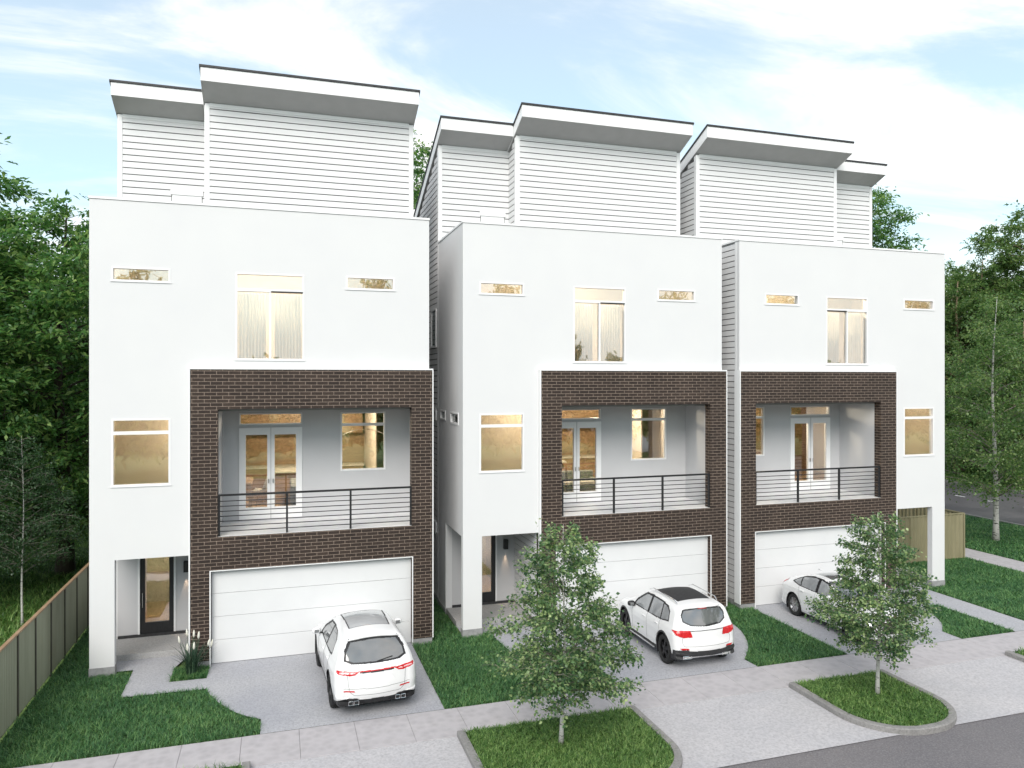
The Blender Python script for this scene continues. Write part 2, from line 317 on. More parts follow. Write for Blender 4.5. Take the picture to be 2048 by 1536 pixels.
    def build(s, name, mat, parent=None, smooth=False, recalc=True, bevel=0.0):
        me = bpy.data.meshes.new(name); me.from_pydata(s.v, [], s.f)
        for m in (mat if isinstance(mat, (list, tuple)) else [mat]): me.materials.append(m)
        if len(set(s.m)) > 1: me.polygons.foreach_set('material_index', s.m)
        if recalc:
            bm = bmesh.new(); bm.from_mesh(me); bmesh.ops.recalc_face_normals(bm, faces=bm.faces); bm.to_mesh(me); bm.free()
        if smooth: me.polygons.foreach_set('use_smooth', [True] * len(me.polygons))
        me.update()
        o = bpy.data.objects.new(name, me); sc.collection.objects.link(o)
        if parent is not None: o.parent = parent
        if bevel:
            b = o.modifiers.new('bevel', 'BEVEL'); b.width = bevel; b.segments = 2; b.limit_method = 'ANGLE'
        return o
def np_mesh(name, verts, faces, mat, parent=None, smooth=False):
    # verts (n,3), faces (m,k) all of one size
    me = bpy.data.meshes.new(name); verts = np.asarray(verts, np.float32); faces = np.asarray(faces, np.int32)
    me.vertices.add(len(verts)); me.vertices.foreach_set('co', verts.ravel())
    k = faces.shape[1]; me.loops.add(faces.size); me.loops.foreach_set('vertex_index', faces.ravel())
    me.polygons.add(len(faces)); me.polygons.foreach_set('loop_start', np.arange(0, faces.size, k, dtype=np.int32))
    try: me.polygons.foreach_set('loop_total', np.full(len(faces), k, dtype=np.int32))
    except Exception: pass
    me.materials.append(mat)
    if smooth: me.polygons.foreach_set('use_smooth', np.ones(len(faces), bool))
    me.update(calc_edges=True)
    o = bpy.data.objects.new(name, me); sc.collection.objects.link(o)
    if parent is not None: o.parent = parent
    return o
def tag(o, label=None, cat=None, group=None, kind=None):
    if label: o['label'] = label
    if cat: o['category'] = cat
    if group: o['group'] = group
    if kind: o['kind'] = kind
    return o
def empty(name, loc, rz=0.0, scale=(1, 1, 1)):
    o = bpy.data.objects.new(name, None); sc.collection.objects.link(o)
    o.location = loc; o.rotation_euler = (0, 0, rz); o.scale = scale; o.empty_display_size = 0.2
    return o
def mirror_tree(o, parent=None, done=None):
    # copy of a thing mirrored across its local x = 0 plane (mesh data mirrored too)
    done = {} if done is None else done
    kids = list(o.children); c = o.copy(); sc.collection.objects.link(c); c.parent = parent
    if o.type == 'MESH':
        me = o.data.copy(); me.transform(Matrix.Scale(-1, 4, (1, 0, 0))); me.flip_normals(); c.data = me
    c.location = (-o.location.x, o.location.y, o.location.z)
    for ch in kids: mirror_tree(ch, c, done)
    return c
def copy_tree(o, parent=None):
    kids = list(o.children); c = o.copy(); sc.collection.objects.link(c); c.parent = parent
    for ch in kids: copy_tree(ch, c)
    return c
# ------------------------------------------------------------------ ground, roads, pavements
def sheet(name, poly, z, mat, thick=0.0, kind='structure'):
    mb = MB()
    if thick: mb.prism(poly, 'z', z - thick, z)
    else: mb.add([(p[0], p[1], z) for p in poly], [tuple(range(len(poly)))])
    o = mb.build(name, mat)
    return tag(o, kind=kind)
def rect(x0, x1, y0, y1): return [(x0, y0), (x1, y0), (x1, y1), (x0, y1)]
def curve(pts, n=6):
    P = [np.array(p, float) for p in pts]; out = []
    for i in range(len(P) - 1):
        a, b, c, d = P[max(i-1, 0)], P[i], P[i+1], P[min(i+2, len(P)-1)]
        for k in range(n):
            t = k / n; out.append(tuple(0.5 * ((2*b) + (-a+c)*t + (2*a-5*b+4*c-d)*t*t + (-a+3*b-3*c+d)*t**3)))
    out.append(tuple(P[-1])); return out
sheet('ground', rect(-400, 600, -200, 900), -0.06, M['field'])
sheet('road', rect(-60, 34.5, -14, 12.4), -0.028, M['asphalt'])
sheet('road', rect(35.0, 45.4, -60, 400), -0.03, M['asphalt_worn'])
sheet('road', rect(34.5, 35.0, -14, 11.0), -0.03, M['asphalt_worn'])
# front apron between pavement and road
sheet('driveway_apron', rect(-60, 30, 12.0, 14.64), -0.012, M['apron'])
# pavement flags with open joints
mb = MB(); x = -24.02
while x < 26.4:
    mb.box(x + 0.003, x + 1.107, 14.645, 15.90, -0.10, 0.0); x += 1.11
tag(mb.build('pavement', M['walk'], bevel=0.004), kind='structure')
tag(MB().box(-24, 26.6, 14.64, 15.91, -0.12, -0.015).build('pavement_bed', M['kerb']), kind='structure')
mb = MB(); y = -14.0
while y < 80: mb.box(26.62, 28.1, y + 0.006, y + 1.6, -0.10, 0.0); y += 1.61
tag(mb.build('pavement', M['walk']), kind='structure')

D1 = [(3.46, 15.91), (3.46, 20.35), (-1.66, 20.35), (-1.66, 19.28), (-2.49, 19.30), (-2.49, 20.2), (-2.2, 21.15), (-4.2, 21.15), (-4.2, 20.38), (-3.44, 20.36), (-3.43, 18.7)] + \
     curve([(-1.62, 18.62), (-1.46, 18.15), (-1.2, 17.6), (-0.82, 17.02), (-0.36, 16.60)]) + [(-0.36, 15.91)]
D2 = [(7.65, 15.91), (11.48, 15.91)] + curve([(11.45, 16.42), (12.15, 17.25), (12.65, 18.3), (12.80, 19.2), (12.78, 20.35)]) + \
     [(7.1, 20.35), (7.1, 21.15), (4.95, 21.15), (4.95, 20.38), (5.70, 20.36), (5.87, 18.75), (7.65, 18.6)]
D3 = [(14.25, 15.91), (18.13, 15.91)] + curve([(18.13, 16.55), (18.75, 17.15), (19.25, 18.0), (19.55, 18.6)]) + \
     [(20.12, 18.55), (20.12, 15.91), (21.25, 15.91), (21.28, 20.38), (22.0, 20.38), (22.0, 21.15), (20.0, 21.15), (20.0, 20.35), (14.25, 20.35)]
for d in (D1, D2, D3): sheet('driveway', d, 0.0, M['drive'])
# lawns: turf sheets a little below the paving, blades stand above
L = {}
L['l1'] = [(-5.28, 15.91), (-0.37, 15.91), (-0.37, 16.60)] + curve([(-0.37, 16.60), (-0.82, 17.02), (-1.2, 17.6), (-1.46, 18.15), (-1.62, 18.62)])[1:] + [(-3.43, 18.7), (-3.44, 20.2), (-4.40, 20.2), (-4.40, 34), (-5.28, 34)]
L['bed'] = [(-2.48, 19.31), (-1.67, 19.29), (-1.67, 20.04), (-2.48, 20.06)]
L['l12'] = [(3.47, 15.91), (7.64, 15.91), (7.64, 18.59), (5.86, 18.74), (5.69, 20.3), (4.90, 20.3), (4.90, 34), (3.98, 34), (3.98, 20.0), (3.47, 20.0)]
L['l23'] = [(11.49, 15.91), (14.24, 15.91), (14.24, 20.03), (13.88, 20.05), (13.88, 34), (13.28, 34), (13.28, 20.1), (12.79, 20.1)] + curve([(12.81, 19.2), (12.66, 18.3), (12.16, 17.25), (11.46, 16.42)])
L['l3'] = [(18.14, 15.91), (20.11, 15.91), (20.11, 18.54), (19.56, 18.59)] + curve([(19.26, 18.0), (18.76, 17.15), (18.14, 16.55)])
L['l3r'] = [(21.29, 15.91), (26.6, 15.91), (26.6, 34), (22.3, 34), (22.3, 20.4), (21.32, 20.4)]
L['verge'] = [(28.12, 11.0), (34.9, 11.0), (34.9, 80), (28.12, 80)]
L['vfront'] = [(19.0, 12.3), (26.6, 12.3), (26.6, 14.6), (19.0, 14.6)]
for k, p in L.items(): sheet('lawn', p, -0.02, M['lawn'])
# kerb islands
def island(name, outer, inner):
    n = len(outer); mb = MB()
    vs = [(p[0], p[1], -0.05) for p in outer] + [(p[0], p[1], 0.085) for p in outer] + \
         [(p[0]*0.9+q[0]*0.1, p[1]*0.9+q[1]*0.1, 0.1) for p, q in zip(outer, inner)] + [(p[0], p[1], 0.1) for p in inner] + [(p[0], p[1], 0.02) for p in inner]
    fs = []
    for r in range(4):
        for i in range(n - 1): fs.append((r*n+i, r*n+i+1, (r+1)*n+i+1, (r+1)*n+i))
    mb.add(vs, fs); o = mb.build('kerb', M['kerb']); tag(o, kind='structure')
    sheet('lawn', inner, 0.05, M['lawn'])
    return inner
def u_shape(x0, x1, y0, y1, r, k=9):
    pts = [(x0, y1)]
    for i in range(k + 1):
        a = math.pi + (math.pi/2) * i / k; pts.append((x0 + r + r*math.cos(a), y0 + r + r*math.sin(a)))
    for i in range(k + 1):
        a = 1.5*math.pi + (math.pi/2) * i / k; pts.append((x1 - r + r*math.cos(a), y0 + r + r*math.sin(a)))
    pts.append((x1, y1)); return pts
ISL = []
for (x0, x1, y0) in ((3.44, 7.42, 11.72), (11.42, 14.16, 11.86), (-8.5, -0.5, 11.7), (18.15, 25.5, 11.8)):
    r = 1.25; w = 0.15
    ISL.append(island('kerb', u_shape(x0, x1, y0, 14.64, r), u_shape(x0 + w, x1 - w, y0 + w, 14.64, r - w)))
# far verge, kerb and road dashes of the side street
tag(MB().box(45.4, 45.62, -60, 400, -0.05, 0.10).build('kerb', M['kerb']), kind='structure')
tag(MB().box(34.9, 35.05, -60, 400, -0.05, 0.06).build('kerb', M['kerb']), kind='structure')
mb = MB()
for y0, y1 in [(40.5, 41.6), (37.9, 38.6), (35.25, 35.95), (33.05, 33.75), (30.8, 31.5), (28.5, 29.2), (43, 44)]:
    mb.add([(40.38, y0, -0.026), (40.52, y0, -0.026), (40.52, y1, -0.026), (40.38, y1, -0.026)], [(0, 1, 2, 3)])
tag(mb.build('lane_marking', M['paintline']), kind='structure')

# ------------------------------------------------------------------ grass blades
rng = np.random.default_rng(7)
def in_poly(x, y, poly):
    c = np.zeros(len(x), bool); n = len(poly)
    for i in range(n):
        x0, y0 = poly[i]; x1, y1 = poly[(i+1) % n]
        if y0 == y1: continue
        k = ((y0 > y) != (y1 > y)) & (x < (x1-x0)*(y-y0)/(y1-y0)+x0); c ^= k
    return c
def blades(polys, mat, name, label, hmul=1.0):
    V = []; F = []; off = 0
    for poly, z, dens, h, wd in polys:
        P = np.array(poly); lo = P.min(0); hi = P.max(0); n = int((hi-lo).prod() * dens)
        x = rng.uniform(lo[0], hi[0], n); y = rng.uniform(lo[1], hi[1], n); k = in_poly(x, y, poly); x = x[k]; y = y[k]; n = len(x)
        # clumping: height varies over the lawn
        cl = 0.5 + 0.10*np.sin(x*2.3+1.3*np.sin(y*1.7)) + 0.10*np.sin(y*2.9+1.1*np.sin(x*2.1)) + 0.3*np.sin(x*17+2*np.sin(y*11))*np.sin(y*19+2*np.sin(x*13))
        hh = h * rng.uniform(0.5, 1.25, n) * (0.7 + 0.6*cl); a = 3*np.sin(x*15+np.sin(y*13)*2) + 3*np.sin(y*17+1.7*np.sin(x*14)) + rng.normal(0, 1.1, n); ln = hh * rng.uniform(0.4, 1.9, n)
        wdt = wd * rng.uniform(0.7, 1.3, n); ux, uy = np.cos(a), np.sin(a); px, py = -uy, ux
        b0 = np.stack([x - px*wdt, y - py*wdt, np.full(n, z)], 1); b1 = np.stack([x + px*wdt, y + py*wdt, np.full(n, z)], 1)
        m0 = np.stack([x + ux*ln*0.35 - px*wdt*0.8, y + uy*ln*0.35 - py*wdt*0.8, z + hh*0.62], 1)
        m1 = np.stack([x + ux*ln*0.35 + px*wdt*0.8, y + uy*ln*0.35 + py*wdt*0.8, z + hh*0.62], 1)
        tp = np.stack([x + ux*ln, y + uy*ln, z + hh*0.95], 1)
        V.append(np.stack([b0, b1, m0, m1, tp], 1).reshape(-1, 3)); i = off + 5*np.arange(n)
        F.append(np.concatenate([np.stack([i, i+1, i+3], 1), np.stack([i, i+3, i+2], 1), np.stack([i+2, i+3, i+4], 1)])); off += 5*n
    o = np_mesh(name, np.concatenate(V), np.concatenate(F), mat)
    return tag(o, label, 'grass', None, 'stuff')
def clip(poly, ymax): return [(p[0], min(p[1], ymax)) for p in poly]
blades([(L['l1'], -0.02, 1700, 0.085, 0.0055), (L['bed'], -0.02, 2500, 0.10, 0.006), (clip(L['l12'], 26), -0.02, 1700, 0.085, 0.006),
        (clip(L['l23'], 26), -0.02, 1600, 0.08, 0.0065), (L['l3'], -0.02, 1300, 0.08, 0.007), (clip(L['l3r'], 26), -0.02, 1000, 0.08, 0.008),
        (rect(28.12, 34.9, 19, 36), -0.02, 420, 0.10, 0.013)], M['blade'], 'grass', 'short dark green lawn grass around the three houses and driveways')
blades([(ISL[0], 0.05, 3200, 0.072, 0.006), (ISL[1], 0.05, 2900, 0.072, 0.0065), (ISL[2], 0.05, 900, 0.10, 0.006), (ISL[3], 0.05, 700, 0.10, 0.008)],
       M['blade_meadow'], 'grass', 'brighter tufted grass inside the kerbed street islands')
blades([(rect(-14, -5.5, 18, 40), -0.06, 260, 0.16, 0.014), (rect(45.6, 60, 28, 60), -0.06, 60, 0.3, 0.04)],
       M['blade_meadow'], 'meadow', 'rough sunlit grass beyond the fence and under the trees')
# ------------------------------------------------------------------ townhouse (local: x from the entry corner towards the garage, y back from the street front)
SL = 0.43
def hi_under(y): return 15.10 - SL * (y - 2.57)       # underside of the tall roof
def lo_under(y): return 14.80 - SL * (y - 3.36)
DEPTH = 12.0
def boards(axis, mb, u0, u1, z0, z1, t, out, pitch=0.184, top=None, holes=()):
    # lap boards: axis 'x' boards run along x at y=t facing out (-1 = towards the street); axis 'y' boards run along y at x=t
    z = z0
    while z < z1 - 0.01:
        za, zb = z, min(z + pitch - 0.026, z1); ue = u1
        if top is not None:
            if top(u0) < zb: z += pitch; continue
            if top(u1) < zb: ue = u1 if SL == 0 else min(u1, u0 + (top(u0) - zb) / SL)
        segs = [(u0, ue)]
        for h in holes:
            if h[2] < zb and h[3] > za:
                ns = []
                for a, b in segs:
                    if h[1] <= a or h[0] >= b: ns.append((a, b)); continue
                    if h[0] > a: ns.append((a, h[0]))
                    if h[1] < b: ns.append((h[1], b))
                segs = ns
        for a, b in segs:
            ti, tb, tt = t, t + out * 0.024, t + out * 0.016
            if axis == 'x': P = [(ti, za), (tb, za), (tt, zb), (ti, zb)]; mb.add([(a, p[0], p[1]) for p in P] + [(b, p[0], p[1]) for p in P], [(0,1,2,3),(7,6,5,4),(0,4,5,1),(1,5,6,2),(2,6,7,3),(3,7,4,0)])
            else: mb.add([(ti, a, za), (tb, a, za), (tt, a, zb), (ti, a, zb), (ti, b, za), (tb, b, za), (tt, b, zb), (ti, b, zb)], [(0,1,2,3),(7,6,5,4),(0,4,5,1),(1,5,6,2),(2,6,7,3),(3,7,4,0)])
        z += pitch

def window(root, x0, x1, z0, z1, y, bars=(), sill=True, inset=0.06, fw=0.045, name='window', mull=None):
    # frame ring standing 15 mm proud with the pane set back; bars = heights of horizontal members
    mb = MB(); holes = []
    zs = [z0 + fw]
    for b in bars: zs += [b - 0.04, b + 0.04]
    zs.append(z1 - fw)
    for i in range(0, len(zs), 2): holes.append((x0 + fw, x1 - fw, zs[i], zs[i+1]))
    mb.wall('x', x0, x1, z0, z1, y - 0.008, y + 0.10, holes)
    if sill: mb.box(x0 - 0.02, x1 + 0.02, y - 0.022, y - 0.008, z0 - 0.012, z0 + 0.012)
    if mull:
        mb.box(mull - 0.025, mull + 0.025, y + 0.0, y + 0.095, holes[0][2], holes[0][3])
    w = mb.build(name, M['trim'], root)
    for h in holes:
        p = MB().box(h[0] - 0.01, h[1] + 0.01, y + inset, y + inset + 0.012, h[2] - 0.01, h[3] + 0.01).build('pane', M['glass'], w)
    return w

def curtains(root, x0, x1, z0, z1, y, gap0, gap1, seed):
    rnd = random.Random(seed)
    for a, b in ((x0, gap0), (gap1, x1)):
        n = int((b - a) / 0.011); vs = []; fs = []
        for i in range(n + 1):
            x = a + (b - a) * i / n; yy = y + 0.035 * math.sin(i * 0.86 + rnd.uniform(-0.12, 0.12)) + 0.01 * math.sin(i * 0.31)
            vs += [(x, yy, z0), (x, yy, z1), (x, yy + 0.004, z0), (x, yy + 0.004, z1)]
        for i in range(n):
            k = 4 * i; fs += [(k, k+4, k+5, k+1), (k+2, k+3, k+7, k+6), (k+1, k+5, k+7, k+3), (k, k+2, k+6, k+4)]
        MB().add(vs, fs).build('curtain', M['curtain'], root, smooth=True)

WA = (0.478, 1.803); WB = (3.326, 5.019); WC = (6.091, 7.39)
def townhouse():
    root = empty('townhouse', (0, 0, 0))
    # stucco shell: front, entry side, garage-side corner return, entry alcove, deck
    mb = MB()
    h = [(WA[0]+0.01, WA[1]-0.01, 9.63, 9.97), (WC[0]+0.01, WC[1]-0.01, 9.63, 9.97), (WB[0]+0.01, WB[1]-0.01, 7.73, 9.95),
         (WA[0]+0.01, WA[1]-0.01, 4.60, 6.24), (0.55, 2.25, 0, 2.79), (2.25, 8.34, 0, 7.45)]
    mb.wall('x', 0, 8.34, 0.20, 11.60, 0.0, 0.20, h)
    sideh = [(0.20, 2.26, 0, 2.79), (0.50, 1.55, 5.90, 6.26), (2.22, 3.00, 5.95, 6.26)]
    mb.wall('y', 0.20, 3.36, 0.12, 11.60, 0.0, 0.20, sideh)
    mb.build('stucco_wall', M['stucco'], root)
    pl = MB().box(-0.012, 0.562, -0.012, 0.212, -0.05, 0.20).box(-0.012, 0.2, 2.262, 3.36, -0.05, 0.12)
    pl.box(2.26, 2.75, -0.14, 0.15, -0.05, 0.145).box(7.84, 8.40, -0.14, 0.15, -0.05, 0.145)
    pl.box(8.30, 8.35, 0.16, DEPTH, -0.05, 0.16).box(-0.01, 0.10, 3.362, DEPTH, -0.05, 0.16)
    pl.build('plinth', M['plinth'], root)
    al = MB().wall('x', 0.20, 2.25, 0.20, 2.80, 2.26, 2.42, [(0.74, 1.61, 0.19, 2.46)])
    al.build('entry_wall', M['stucco_recess_shade'], root)
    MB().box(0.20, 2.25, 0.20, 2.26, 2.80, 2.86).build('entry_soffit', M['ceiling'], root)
    mb = MB(); boards('y', mb, 0.20, 2.255, 0.20, 2.79, 2.25, -1); mb.box(2.252, 2.27, 0.2, 2.26, 0.0, 2.80, 1)
    mb.build('entry_siding', [M['siding'], M['gap']], root)
    st = MB().box(0.02, 2.25, 0.90, 2.45, -0.02, 0.15); st.build('porch_step', M['porch'], root, bevel=0.008)
    MB().box(0.205, 2.245, 2.225, 2.262, 0.15, 0.225).build('skirting', M['cladding'], root)
    # front door
    d = MB().wall('x', 0.75, 1.60, 0.19, 2.45, 2.28, 2.35, [(0.87, 1.48, 0.52, 2.33)]).build('front_door', M['doorblack'], root)
    MB().box(0.86, 1.49, 2.31, 2.322, 0.51, 2.34).build('pane', M['glass'], d)
    MB().tube([(0.81, 2.25, 0.95), (0.81, 2.25, 1.35)], 0.012).box(0.80, 0.82, 2.25, 2.28, 1.0, 1.02).box(0.80, 0.82, 2.25, 2.28, 1.28, 1.30).build('handle', M['chrome'], d)
    MB().box(1.602, 1.65, 2.235, 2.262, 0.2, 2.5).box(0.70, 0.748, 2.235, 2.262, 0.2, 2.5).build('door_frame', M['trim'], root)
    # wall lamp: black box that shines down
    lamp = MB().box(1.86, 1.99, 2.13, 2.258, 1.86, 2.16).build('wall_lamp', M['black'], root, bevel=0.004)
    ld = bpy.data.lights.new('lamp_beam', 'SPOT'); ld.energy = 16; ld.spot_size = R(30); ld.spot_blend = 0.5; ld.color = (1.0, 0.70, 0.45); ld.shadow_soft_size = 0.02
    lo = bpy.data.objects.new('lamp_beam', ld); sc.collection.objects.link(lo); lo.parent = lamp; lo.location = (1.925, 2.19, 1.85); lo.rotation_euler = (R(3), 0, 0)
    # parapet cap and joint
    cap = MB()
    cap.box(-0.02, 8.36, -0.02, 0.22, 11.61, 11.665).box(-0.02, 0.22, 0.221, 3.34, 11.61, 11.665).box(8.16, 8.36, 0.221, 2.55, 11.61, 11.665)
    cap.build('parapet_cap', M['trim'], root)
    MB().box(0.004, 8.336, 0.006, 0.19, 11.598, 11.612).box(0.004, 0.19, 0.2, 3.34, 11.598, 11.612).build('flashing', M['gap'], root)
    MB().box(0.2, 8.15, 0.2, 3.36, 11.15, 11.25).build('deck_floor', M['porch'], root)
    # brick facade with balcony and garage openings
    br = MB().wall('x', 2.27, 8.40, 0.145, 7.47, -0.15, 0.14, [(2.911, 7.833, 3.24, 6.46), (2.75, 7.84, 0.0, 2.375)])
    br.build('brick_facade', M['brick'], root)
    tr = MB().box(2.235, 8.425, -0.165, 0.0, 7.47, 7.51).box(2.235, 2.269, -0.165, 0.0, 0.20, 7.469).box(8.401, 8.43, -0.165, 0.14, 0.145, 7.469)
    tr.box(2.72, 2.749, -0.155, 0.05, 0.0, 2.375).box(7.841, 7.87, -0.155, 0.05, 0.0, 2.375).box(2.72, 7.87, -0.156, 0.05, 2.376, 2.40)
    tr.build('facade_trim', M['trim'], root)
    # garage door: four panels
    g = MB()
    for i in range(4): g.box(2.755, 7.835, 0.0, 0.05, 0.012 + i*0.59, 0.012 + i*0.59 + 0.582)
    gd = g.build('garage_door', M['garage'], root, bevel=0.003)
    MB().box(2.755, 7.835, 0.03, 0.06, 0.0, 2.37).build('seal', M['gap'], gd)
    MB().box(2.9, 7.9, 0.052, 0.10, 2.36, 2.42).build('garage_head', M['gap'], root)
    # balcony recess
    MB().wall('x', 2.80, 8.16, 3.24, 6.46, 1.80, 1.98, [(WB[0], WB[1], 3.30, 5.86), (WB[0], WB[1], 5.94, 6.27), (WC[0], WC[1], 4.56, 6.27)]).build('balcony_wall', M['stucco_recess_shade'], root)
    MB().wall('y', 0.142, 1.798, 3.24, 6.46, 2.70, 2.90).build('balcony_side', M['stucco_recess_shade'], root)
    MB().wall('y', 0.142, 1.798, 3.24, 6.46, 8.12, 8.30).box(7.835, 8.118, 0.142, 0.17, 3.24, 6.40).build('balcony_side', M['stucco_recess_shade'], root)
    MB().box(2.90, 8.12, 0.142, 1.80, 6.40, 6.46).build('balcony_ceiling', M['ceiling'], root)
    MB().box(2.912, 7.832, -0.135, 0.142, 3.16, 3.246).box(2.90, 8.12, 0.142, 1.80, 3.16, 3.25).build('balcony_floor', M['balfloor'], root)
    dm = MB().wall('x', WB[0], WB[1], 3.30, 5.86, 1.775, 1.87, [(3.50, 4.07, 3.62, 5.66), (4.27, 4.85, 3.62, 5.66)])
    dr = dm.build('balcony_door', M['trim'], root)
    for a, b in ((3.49, 4.08), (4.26, 4.86)): MB().box(a, b, 1.82, 1.832, 3.61, 5.67).build('pane', M['glass'], dr)
    MB().box(4.165, 4.173, 1.768, 1.775, 3.30, 5.86).build('seam', M['seam'], dr)
    for hx in (4.10, 4.22): MB().box(hx, hx + 0.02, 1.72, 1.775, 4.3, 4.42).build('handle', M['chrome'], dr)
    window(root, WB[0], WB[1], 5.94, 6.27, 1.80, sill=False, fw=0.035)
    window(root, WC[0], WC[1], 4.56, 6.27, 1.80, bars=[5.90], sill=False)
    # railing
    rl = MB().box(2.915, 7.83, -0.12, -0.07, 4.255, 4.305)
    for i in range(7): rl.box(2.915, 7.83, -0.105, -0.085, 3.355 + i*0.127, 3.375 + i*0.127)
    rail = rl.build('railing', M['black'], root)
    for x in (2.918, 4.56, 6.18, 7.79): MB().box(x, x + 0.05, -0.122, -0.068, 3.20, 4.256).build('post', M['black'], rail)
    # facade windows
    window(root, WA[0], WA[1], 9.62, 9.98, 0.0)
    window(root, WC[0], WC[1], 9.62, 9.98, 0.0)
    wb = window(root, WB[0], WB[1], 7.71, 9.96, 0.0, bars=[9.52], mull=4.17)
    MB().box(4.19, WB[1] - 0.03, -0.012, 0.05, 9.47, 9.505).build('sash_shade_strip', M['black'], wb)  # thin dark strip standing for the shade at the head of one sash
    curtains(root, WB[0] + 0.06, WB[1] - 0.06, 7.77, 9.46, 0.24, 4.06, 4.28, 3)
    window(root, WA[0], WA[1], 4.58, 6.25, 0.0, bars=[5.895])
    # small windows in the entry-side stucco and beyond
    for (y0, y1, z0, z1) in ((0.50, 1.55, 5.90, 6.26), (2.22, 3.00, 5.95, 6.26)):
        w = MB().wall('y', y0, y1, z0, z1, -0.02, 0.10, [(y0+0.06, y1-0.06, z0+0.05, z1-0.05)]).build('window', M['trim'], root)
        MB().box(0.05, 0.062, y0+0.05, y1-0.05, z0+0.04, z1-0.04).build('pane', M['glass'], w)
    # siding walls, entry side (y 3.36..) and garage side (y 0.14..)
    eh = [(3.64, 4.50, 8.267, 9.553), (3.64, 4.50, 5.875, 6.241), (3.64, 4.50, 2.195, 2.561)]
    mb = MB(); boards('y', mb, 3.50, DEPTH, 0.17, 14.7, 0.03, -1, top=lo_under, holes=eh)
    mb.box(0.032, 0.20, 3.362, DEPTH, 0.1, lo_under(DEPTH) - 0.05, 1)
    mb.prism([(3.40, lo_under(DEPTH) - 0.05), (DEPTH, lo_under(DEPTH) - 0.05), (3.40, lo_under(3.40) - 0.02)], 'x', 0.033, 0.20, 1)
    boards('y', mb, 0.25, 2.55, 0.17, 11.59, 8.31, 1)
    boards('y', mb, 2.69, DEPTH, 0.17, 15.05, 8.31, 1, top=hi_under)
    mb.box(8.15, 8.308, 0.142, 2.57, 0.1, 11.60, 1)
    mb.box(8.15, 8.307, 2.60, DEPTH, 0.1, hi_under(DEPTH) - 0.05, 1)
    mb.prism([(2.60, hi_under(DEPTH) - 0.05), (DEPTH, hi_under(DEPTH) - 0.05), (2.60, hi_under(2.60) - 0.02)], 'x', 8.15, 8.306, 1)
    # upper fronts
    boards('x', mb, 2.50, 8.21, 11.27, 15.0, 2.57, -1)
    boards('x', mb, 0.12, 2.377, 11.27, 14.7, 3.36, -1, holes=[(1.40, 2.24, 11.2, 12.741)])
    mb.box(2.38, 8.30, 2.572, 2.60, 11.2, 15.08, 1); mb.box(0.05, 2.38, 3.362, 3.39, 11.2, 14.79, 1)
    # the tall volume's exposed flank above the low roof
    boards('y', mb, 2.69, DEPTH, 11.27, 15.05, 2.392, -1, top=hi_under)
    mb.prism([(2.60, 11.2), (7.5, 11.2), (7.5, hi_under(7.5) - 0.03), (2.60, hi_under(2.60) - 0.03)], 'x', 2.393, 2.44, 1)
    mb.box(0.2, 8.2, DEPTH - 0.1, DEPTH, 0.1, 10.9, 1)
    sd = mb.build('siding_wall', [M['siding'], M['gap']], root)
    cb = MB()
    cb.box(8.30, 8.345, 0.145, 0.245, 0.16, 11.598)
    cb.box(8.21, 8.345, 2.535, 2.566, 11.25, 15.06).box(8.30, 8.345, 2.567, 2.68, 11.61, 15.03)
    cb.box(2.377, 2.50, 2.535, 2.566, 11.25, 15.08).box(2.36, 2.39, 2.567, 2.68, 11.25, 15.03)
    cb.box(-0.005, 0.12, 3.325, 3.356, 11.25, 14.78).box(-0.005, 0.03, 3.362, 3.49, 0.16, 14.72)
    cb.box(0.12, 2.376, 3.33, 3.357, 14.70, 14.80).box(2.50, 8.21, 2.54, 2.568, 15.0, 15.10)
    cb.build('corner_board', M['trim'], root)
    dd = MB().box(1.42, 2.22, 3.335, 3.40, 11.26, 12.68).box(1.38, 2.26, 3.31, 3.334, 12.60, 12.74).build('deck_door', M['trim'], root)
    for (y0, y1, z0, z1) in eh:
        w = MB().wall('y', y0, y1, z0, z1, -0.03, 0.04, [(y0+0.07, y1-0.07, z0+0.06, z1-0.06)]).build('window', M['trim'], root)
        MB().box(-0.005, 0.02, y0+0.06, y1-0.06, z0+0.05, z1-0.05).build('pane', M['carglass'] if z1 - z0 > 1 else M['trim'], w)
    # roofs: soffit + fascia + dark sheet
    def roof(x0, x1, yf, under, zfb, zft):
        f = under; ye = DEPTH + 0.3
        sb = MB().prism([(yf, f(yf)), (ye, f(ye)), (ye, f(ye) + 0.03), (yf, f(yf) + 0.03)], 'x', x0 + 0.01, x1 - 0.01).build('soffit', M['soffit'], None)
        r = MB().prism([(yf - 0.03, zft - 0.02), (ye, f(ye) + (zft - f(yf)) - 0.03), (ye, f(ye) + (zft - f(yf)) + 0.02), (yf - 0.03, zft + 0.035)], 'x', x0 - 0.035, x1 + 0.035).build('roof', M['roof'], root)
        sb.parent = r
        h = zft - f(yf)
        fa = MB().box(x0, x1, yf - 0.001, yf + 0.03, f(yf) - 0.01, zft - 0.022)
        for xx in (x0, x1 - 0.03):
            fa.prism([(yf + 0.031, f(yf + 0.031)), (ye, f(ye)), (ye, f(ye) + h - 0.035), (yf + 0.031, zft - 0.035)], 'x', xx, xx + 0.03)
        fa.build('fascia', M['trim'], r)
        return r
    roof(2.33, 8.38, 1.77, hi_under, 15.42, 15.83)
    roof(-0.05, 2.325, 2.67, lo_under, 15.12, 15.47)
